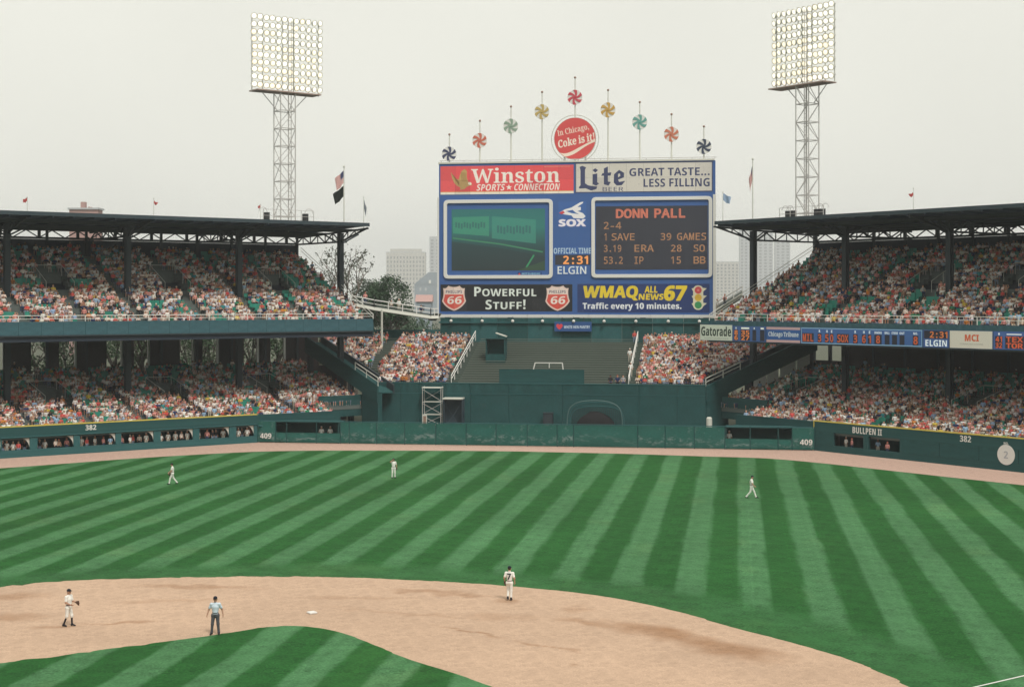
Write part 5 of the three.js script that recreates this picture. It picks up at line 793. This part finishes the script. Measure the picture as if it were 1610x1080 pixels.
{ // third-base-side infielder facing across, glove held out
  let J = base(); Object.assign(J, { elL: [0.23, 1.2, 0.06], wrL: [0.2, 1.16, 0.3], elR: [-0.25, 1.2, 0.02], wrR: [-0.16, 1.1, 0.22], knL: [0.11, 0.51, 0.1], anL: [0.13, 0.09, 0.1], toL: [0.15, 0.04, 0.27], knR: [-0.12, 0.51, -0.02], anR: [-0.13, 0.09, -0.2], toR: [-0.15, 0.04, -0.03], palL: [0, 1, 0] });
  player(107, 985, Math.PI / 2 - 0.35, J, { ...UNI, hem: 0.12 }, 'infielder in white with dark stockings standing sideways on the dirt, glove held out', 'L', 1.84);
  J = base(); Object.assign(J, { elL: [0.31, 1.2, -0.06], wrL: [0.36, 0.97, 0.02], elR: [-0.31, 1.2, -0.04], wrR: [-0.37, 0.97, 0.06], knL: [0.13, 0.51, 0.02], anL: [0.16, 0.09, -0.02], toL: [0.19, 0.04, 0.15], knR: [-0.14, 0.51, 0.02], anR: [-0.18, 0.09, -0.02], toR: [-0.22, 0.04, 0.14] });
  player(338, 998, 0.05, J, { ...UNI, shirt: [0.6, 0.69, 0.78], pants: [0.1, 0.1, 0.115], belt: [0.02, 0.02, 0.02], hem: 0.97 }, 'umpire in a pale blue shirt and grey trousers standing at the infield grass edge', null, 1.84);
  J = base(); Object.assign(J, { elL: [0.27, 1.2, -0.05], wrL: [0.27, 0.98, 0.08], elR: [-0.28, 1.2, -0.08], wrR: [-0.29, 0.97, -0.02], knL: [0.09, 0.53, 0.12], anL: [0.08, 0.13, -0.06], toL: [0.09, 0.05, 0.1], knR: [-0.09, 0.51, 0], anR: [-0.1, 0.09, -0.06], toR: [-0.11, 0.04, 0.12] });
  player(801, 944, Math.PI - 0.2, J, { ...UNI, hem: 0.72 }, 'infielder in white seen from behind walking across the dirt with glove hanging down', 'L', 1.83, '7');
  const walk = (k) => { const w = base(); Object.assign(w, { knL: [0.1, 0.52, 0.2], anL: [0.1, 0.1, 0.28 * k], toL: [0.1, 0.05, 0.45 * k], knR: [-0.1, 0.52, -0.08], anR: [-0.1, 0.12, -0.4], toR: [-0.1, 0.04, -0.25], elL: [0.26, 1.2, -0.14], wrL: [0.25, 0.98, -0.05], elR: [-0.26, 1.2, 0.1], wrR: [-0.24, 1.0, 0.28], head: [0, 1.68, 0.06], neck: [0, 1.52, 0.02] }); return w; };
  J = walk(1); Object.assign(J, { elL: [0.26, 1.2, 0.08], wrL: [0.26, 0.97, 0.2] });
  player(270.5, 761.5, -Math.PI / 2 + 0.25, J, { ...UNI, hem: 0.93 }, 'outfielder in white striding across the striped grass before the picnic windows wall', 'L', 1.85);
  J = base(); Object.assign(J, { elR: [-0.33, 1.5, 0.16], wrR: [-0.12, 1.68, 0.2], elL: [0.28, 1.2, -0.04], wrL: [0.29, 0.96, 0.04], head: [-0.01, 1.69, 0.03] });
  player(618.5, 752, 0.3, J, { ...UNI, hem: 0.85 }, 'outfielder in white raising one hand to his cap in front of the canvas fence', 'L', 1.8);
  J = walk(1.25); player(1182, 783.5, Math.PI / 2 - 0.3, J, { ...UNI, hem: 0.93 }, 'outfielder in white striding over the grass towards the bullpen lettering wall', 'L', 1.85);
}
console.log('players ready');

// ------------------------------------------------------------------ spectators
const SHIRTS = [[[0.8, 0.79, 0.76], 'white', 36], [[0.72, 0.62, 0.55], 'cream', 15], [[0.62, 0.1, 0.09], 'red', 9], [[0.74, 0.33, 0.3], 'pink', 13], [[0.3, 0.45, 0.62], 'light blue', 7], [[0.03, 0.045, 0.12], 'navy', 8], [[0.03, 0.03, 0.035], 'black', 7], [[0.65, 0.5, 0.08], 'yellow', 2], [[0.03, 0.22, 0.12], 'green', 3], [[0.45, 0.27, 0.19], 'bare', 5], [[0.34, 0.33, 0.34], 'grey', 6], [[0.62, 0.24, 0.06], 'orange', 2], [[0.04, 0.3, 0.32], 'turquoise', 2]];
const CAPS = [[0.02, 0.025, 0.05], [0.7, 0.7, 0.66], [0.05, 0.03, 0.02], [0.09, 0.055, 0.03], [0.4, 0.06, 0.05], [0.25, 0.17, 0.08]];
function spectatorGeo(pose, shirt, k) {
  const C = { shirt, skin: SKIN[k % 7 === 5 ? 3 : k % 3], pants: [[0.05, 0.07, 0.14], [0.45, 0.42, 0.36], [0.03, 0.03, 0.035], [0.2, 0.25, 0.34]][k % 4], shoe: [0.3, 0.3, 0.3], hair: CAPS[k % 6] }, B = [], b = (...a) => B.push(a), lean = [0, 0.07, -0.05][k % 3], z = lean;
  if (pose === 'stand') { b([0, 0.95, 0], [0, 1.1, 0], 0.13, 0.13, 'pants'); b([0, 1.1, 0], [0, 1.33, 0], 0.135, 0.15, 'shirt'); b([-0.17, 1.43, 0], [0.17, 1.43, 0], 0.075, 0.075, 'shirt'); b([0, 1.5, 0], [0, 1.66, 0.02], 0.06, 0.09, 'skin'); b([0, 1.66, 0.02], [0, 1.7, 0], 0.1, 0.1, 'skin'); b([0, 1.74, -0.01], [0, 1.75, -0.01], 0.1, 0.095, 'hair'); for (const s of [-1, 1]) { b([s * 0.19, 1.42, 0], [s * 0.25, 1.2, 0], 0.065, 0.055, 'shirt'); b([s * 0.25, 1.2, 0], [s * 0.24, 0.95, 0.08], 0.045, 0.04, 'skin'); b([s * 0.1, 0.92, 0], [s * 0.12, 0.5, 0.02], 0.1, 0.07, 'pants'); b([s * 0.12, 0.5, 0.02], [s * 0.12, 0.1, 0], 0.065, 0.05, 'pants'); b([s * 0.12, 0.05, 0], [s * 0.13, 0.05, 0.14], 0.05, 0.04, 'shoe'); } return bonesMesh(B, 0.05, 0.036, C); }
  b([0, 0.55, 0], [0, 0.66, z * 0.3], 0.14, 0.135, 'pants'); b([0, 0.68, z * 0.4], [0, 0.92, z * 0.8], 0.14, 0.155, 'shirt'); b([-0.17, 1.0, z], [0.17, 1.0, z], 0.078, 0.078, 'shirt'); b([0, 1.08, z], [0, 1.18, z + 0.02], 0.06, 0.08, 'skin'); b([0, 1.21, z + 0.03], [0, 1.25, z + 0.01], 0.1, 0.1, 'skin'); b([0, 1.29, z - 0.01], [0, 1.31, z - 0.01], 0.1, 0.095, 'hair');
  for (const s of [-1, 1]) {
    if (pose === 'hand' && s === 1) { b([0.19, 1.0, z], [0.3, 1.08, z + 0.1], 0.065, 0.05, 'shirt'); b([0.3, 1.08, z + 0.1], [0.2, 1.32, z + 0.16], 0.045, 0.045, 'skin'); } else if (pose === 'fold') { b([s * 0.19, 1.0, z], [s * 0.26, 0.78, z + 0.08], 0.065, 0.052, 'shirt'); b([s * 0.26, 0.78, z + 0.08], [-s * 0.02, 0.76, z + 0.22], 0.045, 0.04, 'skin'); } else { b([s * 0.19, 1.0, z], [s * 0.26, 0.76, z], 0.065, 0.052, 'shirt'); b([s * 0.26, 0.76, z], [s * 0.17, 0.66, 0.26], 0.045, 0.042, 'skin'); }
    b([s * 0.1, 0.54, 0.02], [s * 0.13, 0.55, 0.4], 0.1, 0.075, k % 4 === 1 ? 'pants' : 'pants'); b([s * 0.13, 0.53, 0.41], [s * 0.13, 0.1, 0.4], 0.065, 0.048, k % 3 ? 'pants' : 'skin'); b([s * 0.13, 0.05, 0.4], [s * 0.14, 0.05, 0.52], 0.05, 0.04, 'shoe');
  }
  return bonesMesh(B, 0.05, 0.036, C);
}
const variants = []; let tot = 0;
SHIRTS.forEach(([c, nm, wt], i) => { for (let k = 0; k < 2; k++) { const pose = k ? (i % 3 === 0 ? 'hand' : 'fold') : 'sit'; variants.push({ geo: spectatorGeo(pose, c, i * 2 + k * 3), nm, wt: wt / 2, pose }); tot += wt / 2; } });
for (const i of [0, 2, 4, 6]) { variants.push({ geo: spectatorGeo('stand', SHIRTS[i][0], i + 1), nm: SHIRTS[i][1], wt: 1.1, pose: 'stand' }); tot += 1.1; }
const pick = () => { let r = rnd() * tot; for (let i = 0; i < variants.length; i++) { r -= variants[i].wt; if (r < 0) return i; } return 0; };
const stander = SHIRTS.map(([c, nm], i) => ({ geo: null, c, nm, i }));
const clothe = (nm) => (nm === 'bare' ? 'bare-chested' : nm + ' shirt');
// nearest spectators stand as individuals, the rest as masses per section
{
  for (const p of spots) { p.w = p.F.world(p.s, p.y, p.n); p.px = CX + p.w.x / -p.w.z * FPX; p.v = pick(); p.turn = p.F.phi + rr(-0.5, 0.5) + (p.F === LF ? -0.35 : p.F === RF ? 0.4 : 0); p.k = rr(0.8, 1.03); }
  const shown = spots.filter((p) => p.px > -60 && p.px < 1680); const near = shown.filter((p) => p.sec.endsWith('lower') && p.i < 4 && p.px > 2 && p.px < 1606).sort((a, b) => b.w.z - a.w.z).slice(0, 225), one = new Set(near);
  for (const p of near) {
    const v = variants[p.v], m = shade(new THREE.Mesh(v.geo, M.people)); m.name = numbered('person'); m.position.copy(p.w); m.rotation.y = p.turn; m.scale.setScalar(p.k); scene.add(m);
    tag(m, `${v.pose === 'stand' ? 'standing' : 'seated'} spectator ${v.nm === 'bare' ? 'with a bare chest' : 'in a ' + v.nm + ' shirt'} just above the ${p.F === RF ? 'outfield wall with bullpen lettering' : 'outfield wall with picnic windows'}`, 'person', `${v.pose === 'stand' ? 'standing ' : ''}${v.nm} spectators in the front rows above the ${p.F === RF ? 'bullpen' : 'picnic'} wall`);
  }
  const dsc = { 'left upper': 'dense crowd seated in the upper deck of the plain-fronted stand', 'left lower': 'crowd in the shaded lower deck above the picnic windows', 'right upper': 'dense crowd in the upper deck above the band of scoreboards', 'right lower': 'crowd in the dark lower deck above the bullpen lettering wall', bleachers: 'sunlit crowd packed on both sides of the empty bleacher block' };
  const mat4 = new THREE.Matrix4(), qn = new THREE.Quaternion(), up = V(0, 1, 0), cc = new THREE.Color();
  for (const sec of Object.keys(dsc)) {
    const g = thing('crowd', dsc[sec], 'crowd', null); g.userData.kind = 'stuff';
    for (let i = 0; i < variants.length; i++) {
      const l = shown.filter((p) => p.sec === sec && p.v === i && !one.has(p)); if (!l.length) continue;
      const im = shade(new THREE.InstancedMesh(variants[i].geo, M.people, l.length)); im.name = 'spectators_' + variants[i].nm.replace(' ', '_') + (variants[i].pose === 'sit' ? '' : '_waving'); im.userData.kind = 'stuff';
      l.forEach((p, k) => { im.setMatrixAt(k, mat4.compose(p.w, qn.setFromAxisAngle(up, p.turn), V(p.k, p.k, p.k))); const b = rr(0.76, 1.16); im.setColorAt(k, cc.setRGB(b, b * rr(0.9, 1), b * rr(0.88, 1))); }); g.add(im);
    }
  }
  const st = join([box(-0.22, 0.22, 0.4, 0.45, -0.2, 0.2), box(-0.22, 0.22, 0.48, 0.88, -0.24, -0.2), box(-0.2, -0.16, 0, 0.4, -0.1, 0.06), box(0.16, 0.2, 0, 0.4, -0.1, 0.06)]);
  for (const [F, lb] of [[LF, 'rows of empty green seats among the crowd of the plain-fronted stand'], [RF, 'rows of empty green seats among the crowd of the stand with scoreboards']]) {
    const l = seatSpots.filter((p) => p.F === F), im = shade(new THREE.InstancedMesh(st, M.seat, l.length)); im.name = numbered('empty_seats'); tag(im, lb, 'seats', null, 'stuff'); l.forEach((p, k) => { im.setMatrixAt(k, mat4.compose(F.world(p.s, p.y, p.n), qn.setFromAxisAngle(up, F.phi), V(1.12, 1, 1))); const b = rr(0.85, 1.1); im.setColorAt(k, cc.setRGB(b, b, b)); }); scene.add(im);
  }
  // standing and watching people
  const someone = (pos, turn, vi, label, pose, k = 1) => { const v = SHIRTS[vi]; const m = shade(new THREE.Mesh(pose === 'sit' ? variants[vi * 2].geo : spectatorGeo('stand', v[0], vi + 1), M.people)); m.name = numbered('person'); m.position.copy(pos); m.rotation.y = turn; m.scale.setScalar(k); scene.add(m); return tag(m, label, 'person'); };
  const geoCache = SHIRTS.map((v, i) => null), standing = (i) => geoCache[i] || (geoCache[i] = spectatorGeo('stand', SHIRTS[i][0], i + 1));
  // behind the picnic windows and in the bullpen
  for (const [F, list] of [[LF, [[58, 115], [125, 181], [190, 241], [252, 303], [313, 360], [371, 399], [2, 46]]], [RF, [[1311, 1358], [1366, 1415]]]]) for (const [a, b] of list) {
    const s0 = F.along(a, 0), s1 = F.along(b, 0), N = F === LF ? 5 : 3;
    for (let k = 0; k < N; k++) { const vi = [0, 2, 0, 4, 3, 9, 0, 6, 1][Math.floor(rnd() * 9)], v = SHIRTS[vi], m = shade(new THREE.Mesh(standing(vi), M.people)); m.name = numbered('person'); m.position.copy(F.world(s0 + (s1 - s0) * (k + 0.5 + rr(-0.3, 0.3)) / N, 0.02, rr(0.5, 1.0))); m.rotation.y = F.phi + rr(-0.6, 0.6); m.scale.setScalar(rr(0.86, 0.95)); scene.add(m); tag(m, `person ${v[1] === 'bare' ? 'with a bare chest' : 'in a ' + v[1] + ' shirt'} standing inside ${F === RF ? 'the bullpen window of the wall' : 'a picnic window of the wall'}`, 'person', `${v[1]} people inside the ${F === RF ? 'bullpen' : 'picnic'} windows`); }
  }
  const on = (px, d, y) => V((px - CX) / FPX * d, y, -d), yw = (px) => EYE - ((485.5 + (px - 588) * 13.5 / 89) - HORIZON) / FPX * 198;
  someone(on(627, 199, yw(627)), 0.3, 0, 'person in white shirt and dark trousers standing on the sloping white walkway', 'stand', 1.02); someone(on(615, 199.2, yw(615) - 0.1), 0.5, 1, 'person in a cream shirt leaning on the sloping walkway rail', 'stand', 0.86); someone(on(662, 199.7, yw(662) - 0.1), -0.2, 5, 'person in navy near the scoreboard end of the sloping walkway', 'stand', 0.86); someone(on(574, 197.5, yw(574) + 0.3), 0.1, 3, 'person in pink at the stand end of the sloping walkway', 'stand', 0.95);
  const bn = BW + 17, by = BH - 0.3 + 18 * 0.252; someone(CF.world(CF.along(666, bn), by, bn), 0, 0, 'person in white standing on the topmost bleacher row', 'stand', 1.05); someone(CF.world(CF.along(998, bn), by, bn), 0, 2, 'person in red standing at the top of the bleacher stair rail', 'stand', 1);
  for (const [px, i, l] of [[960, 6, 'person in black sitting on the lowest empty bench'], [971, 5, 'person in navy sitting on the lowest empty bench'], [980, 10, 'person in grey sitting on the lowest bench next to the stair rail']]) { const n = BW + 0.92; someone(CF.world(CF.along(px, n), BH - 0.3, n), 0, i, l, 'sit', 1.02); }
  someone(CF.world(CF.along(992, 19), BH + 0.7, 19), 0, 0, 'person in white walking down beside the bleacher stair rail', 'stand', 1); someone(CF.world(CF.along(990.5, 24), BH + 2.2, 24), 0, 0, 'person in white climbing midway beside the bleacher stair rail', 'stand', 1);
  const bp = CF.world(CF.along(505, 1), 0, 1); someone(bp, 0, 0, 'person in white looking out of a bay in the canvas fence under the plain-fronted stand', 'stand', 1); someone(CF.world(CF.along(519, 1.1), 0, 1.1), 0, 0, 'person in white beside another in the canvas fence bay under the plain-fronted stand', 'stand', 1); someone(CF.world(CF.along(1147, 1.1), 0, 1.1), 0, 0, 'person in white inside the canvas fence bay close to the white barrel', 'stand', 1.05);
  someone(on(1128, 198, EYE - (491 - HORIZON) / FPX * 198), 0.2, 0, 'person in white on the walkway climbing from the scoreboard', 'stand', 1); someone(on(1140, 197.2, EYE - (484 - HORIZON) / FPX * 197), 0.4, 3, 'person in pink on the walkway climbing from the scoreboard', 'stand', 1);
}
console.log('crowd ready', spots.length);

// ------------------------------------------------------------------ trees beyond the stands
function tree(pos, h, rx, ry, o, label, group) {
  const g = thing('tree', label, 'tree', group); g.position.copy(pos); const th = h - ry * 1.5, limbs = [], ends = [];
  part('trunk', new THREE.CylinderGeometry(h * (o.sparse ? 0.009 : 0.018), h * (o.sparse ? 0.016 : 0.03), th, 10).translate(0, th / 2, 0), M.bark, g);
  const grow = (a, dir, L, r, dep) => { const b = a.clone().addScaledVector(dir, L); limbs.push(rod(a, b, r, r * 0.6, 5)); if (dep === 0) { ends.push(b); return; } ends.push(a.clone().lerp(b, 0.7)); const n = o.sparse ? (dep > 2 ? 3 : 2) : dep > 2 ? 4 : 3; for (let i = 0; i < n; i++) { const d = dir.clone().add(V(rr(-1, 1), rr(-0.3, 0.8), rr(-1, 1)).multiplyScalar(0.75)).normalize(); grow(b, d, L * rr(0.6, 0.85), r * 0.58, dep - 1); } };
  for (let i = 0; i < 5; i++) { const a = i * 1.257 + rr(-0.4, 0.4); grow(V(0, th * rr(0.75, 0.98), 0), V(Math.cos(a) * rx / ry * 0.8, 1.1, Math.sin(a) * rx / ry * 0.8).normalize(), ry * 0.52, h * (o.sparse ? 0.0065 : 0.012), o.depth ?? 2); }
  part('limbs', join(limbs), M.bark, g);
  const N = o.leaves, pos_ = new Float32Array(N * 12), cl = new Float32Array(N * 12), idx = [], c0 = V(0, th + ry * 0.75, 0); let k = 0;
  const clumps = o.sparse ? ends : Array.from({ length: o.clumps || 60 }, () => { const a = rr(0, 6.283), u = rr(-1, 1), r = Math.cbrt(rr(0.15, 1)), q = Math.sqrt(1 - u * u); return V(Math.cos(a) * q * rx * r, c0.y + u * ry * r, Math.sin(a) * q * rx * r); });
  const q = new THREE.Quaternion(), e = new THREE.Euler();
  for (let i = 0; i < N; i++) {
    const c = clumps[Math.floor(rnd() * clumps.length)], sp = o.sparse ? 0.5 : rx * 0.24, t = rr(0.75, 1.25), s = (o.size || 0.3) * rr(0.6, 1.3); q.setFromEuler(e.set(rr(0, 6), rr(0, 6), rr(0, 6)));
    const p = V(c.x + (rnd() + rnd() + rnd() - 1.5) * sp * 1.2, c.y + (rnd() + rnd() + rnd() - 1.5) * sp, c.z + (rnd() + rnd() + rnd() - 1.5) * sp * 1.2);
    [[-0.5, 0], [0, -0.28], [0.5, 0], [0, 0.28]].forEach(([a, b], m) => { const v = V(a * s, b * s, 0).applyQuaternion(q).add(p), z = i * 12 + m * 3; pos_[z] = v.x; pos_[z + 1] = v.y; pos_[z + 2] = v.z; cl[z] = o.c[0] * t; cl[z + 1] = o.c[1] * t; cl[z + 2] = o.c[2] * t; }); const b = i * 4; idx.push(b, b + 1, b + 2, b, b + 2, b + 3);
  }
  const cg = new THREE.BufferGeometry(); cg.setAttribute('position', new THREE.BufferAttribute(pos_, 3)); cg.setAttribute('color', new THREE.BufferAttribute(cl, 3)); cg.setIndex(idx); cg.computeVertexNormals(); part('crown', cg, M.leaf, g);
  return g;
}
const stood = (px, d) => V((px - CX) / FPX * d, -0.06, -d), hAt = (py, d) => EYE - (py - HORIZON) / FPX * d;
tree(stood(611, 236), hAt(446, 236), 3.6, 4.0, { leaves: 7000, c: [0.04, 0.085, 0.04], size: 0.42 }, 'round dark green tree behind the sloping white walkway', 'trees beyond the ballpark');
tree(stood(577, 240), hAt(452, 240), 3.2, 3.8, { leaves: 5200, c: [0.045, 0.08, 0.045], size: 0.42 }, 'smaller dark green tree between the bare tree and the round one', 'trees beyond the ballpark');
tree(stood(545, 226), hAt(356, 226), 5.2, 7.2, { leaves: 900, c: [0.06, 0.075, 0.045], sparse: true, depth: 3, size: 0.42 }, 'tall nearly bare tree with thin branches beside the open end of the stand', 'trees beyond the ballpark');
tree(stood(524, 232), hAt(384, 232), 3.0, 6.6, { leaves: 160, c: [0.06, 0.075, 0.045], sparse: true, depth: 3, size: 0.4 }, 'thin bare tree seen under the roof truss', 'trees beyond the ballpark');
for (const [px, d, h, r, lb] of [[630, 330, 12.5, 6, 'pale hazy tree behind the round dark one'], [672, 350, 9, 7, 'low hazy tree next to the scoreboard edge'], [650, 252, 11.5, 6, 'dark tree low behind the scoreboard end of the walkway'], [560, 255, 11, 6, 'dark tree low under the stand end of the walkway']]) tree(stood(px, d), h, r, h * 0.36, { leaves: 3600, c: [0.042, 0.085, 0.045], size: 0.5 }, lb, 'trees beyond the ballpark');
[60, 106, 180, 222, 293, 332, 395, 437, 508].forEach((px, i) => { const n = 34 + (i % 3) * 3, p = LF.world(LF.along(px, n), -0.06, n); tree(p, 14 + (i % 4), 4.2, 5.4, { leaves: 3600, c: [0.06 + 0.02 * (i % 2), 0.13, 0.055], size: 0.4 }, 'leafy green tree seen through the arcade behind the lower deck', 'trees seen through the arcade'); });
// ------------------------------------------------------------------ houses and towers in the haze
function building(px0, px1, pyTop, d, mat, o) {
  const g = thing('building', o.label, 'building', 'buildings in the haze'), x0 = (px0 - CX) / FPX * d, x1 = (px1 - CX) / FPX * d, h = hAt(pyTop, d), W = x1 - x0; g.position.set((x0 + x1) / 2, -0.06, -d); g.rotation.y = o.turn || 0;
  part('wall', box(-W / 2, W / 2, 0, h, -W * 0.6, 0), mat, g); part('roof_slab', box(-W / 2 - 0.4, W / 2 + 0.4, h, h + h * 0.012, -W * 0.6 - 0.4, 0.4), M.stone2, g);
  if (o.cols) { const fh = o.floor || 3.2, cw = W / o.cols, from = Math.max(1, Math.floor(o.from / fh)), win = box(-cw * o.ww / 2, cw * o.ww / 2, 0, fh * 0.55, 0, 0.08); for (let r = from; r < h / fh - 1; r++) for (let c = 0; c < o.cols; c++) { const m = part('window', win, M.glassDark, g); m.position.set(-W / 2 + (c + 0.5) * cw, r * fh + fh * 0.3, 0); } }
  if (o.block) for (const [a, b, hh] of o.block) part('roof_block', box(-W / 2 + a * W, -W / 2 + b * W, h, h + hh, -W * 0.4, -1), mat, g);
  return g;
}
building(607, 668, 397, 3200, M.stone, { cols: 12, ww: 0.4, from: 28, floor: 9, label: 'pale hazy apartment block with a grid of windows beyond the round tree', block: [[0.1, 0.9, 8]] });
building(675, 692, 373, 3600, M.stone2, { cols: 2, ww: 0.5, from: 24, label: 'slim hazy tower close to the scoreboard edge', floor: 8 });
building(1126, 1162, 412, 3200, M.stone, { cols: 6, ww: 0.5, from: 16, floor: 7, label: 'low hazy block next to the pale edge of the scoreboard' });
building(1164, 1183, 356, 3800, M.stone2, { cols: 3, ww: 0.5, from: 24, floor: 8, label: 'tall hazy tower behind the end column of the stand' }); building(1192, 1216, 362, 3900, M.stone2, { cols: 3, ww: 0.5, from: 24, floor: 8, label: 'second tall hazy tower past the end column' }); building(1220, 1243, 378, 4000, M.stone2, { cols: 3, ww: 0.55, from: 24, floor: 8, label: 'hazy tower just above the upper deck crowd' });
building(108, 153, 329, 420, M.pink, { label: 'pink rooftop block rising behind the stand roof', block: [[0.36, 0.5, 2.2], [0.62, 0.7, 0.8]] });
{ const d = 1400, g = thing('house', 'grey gabled house in the haze beside the scoreboard', 'house'), x = (676 - CX) / FPX * d, w = 29; g.position.set(x, -0.06, -d); const e = hAt(447, d), r = hAt(428, d); part('wall', box(-w / 2, w / 2, 0, e, -9, 0), M.hazySlate, g); const sh = new THREE.Shape([[-w / 2 - 0.5, e], [w / 2 + 0.5, e], [w / 2 - 2, r], [-1.5, r]].map((p) => new THREE.Vector2(...p))); part('roof', new THREE.ExtrudeGeometry(sh, { depth: 9.6, bevelEnabled: false }).translate(0, 0, -9.3), M.hazySlate, g); part('dormer', box(-1.2, 0.8, e + 0.8, e + 4, -0.4, 0.8), M.white, g); for (const a of [-9, -4, 7]) part('window', box(a - 0.9, a + 0.9, e - 6, e - 3, 0, 0.06), M.stone2, g); }
{ const d = 400, g = thing('house', 'low brick house behind the white walkway near the scoreboard', 'house'), x = (666 - CX) / FPX * d, w = 4; g.position.set(x, -0.06, -d); const e = hAt(474, d), r = hAt(463, d); part('wall', box(-w / 2, w / 2, 0, e, -7, 0), M.hazySlate, g); part('roof', prism([[-0.4, e], [3.5, r], [7.4, e]], -w / 2 - 0.3, w / 2 + 0.3), M.pink, g); part('window', box(-1, 0.2, e - 2.4, e - 1, 0, 0.05), M.glassDark, g); }

renderer.render(scene, camera);
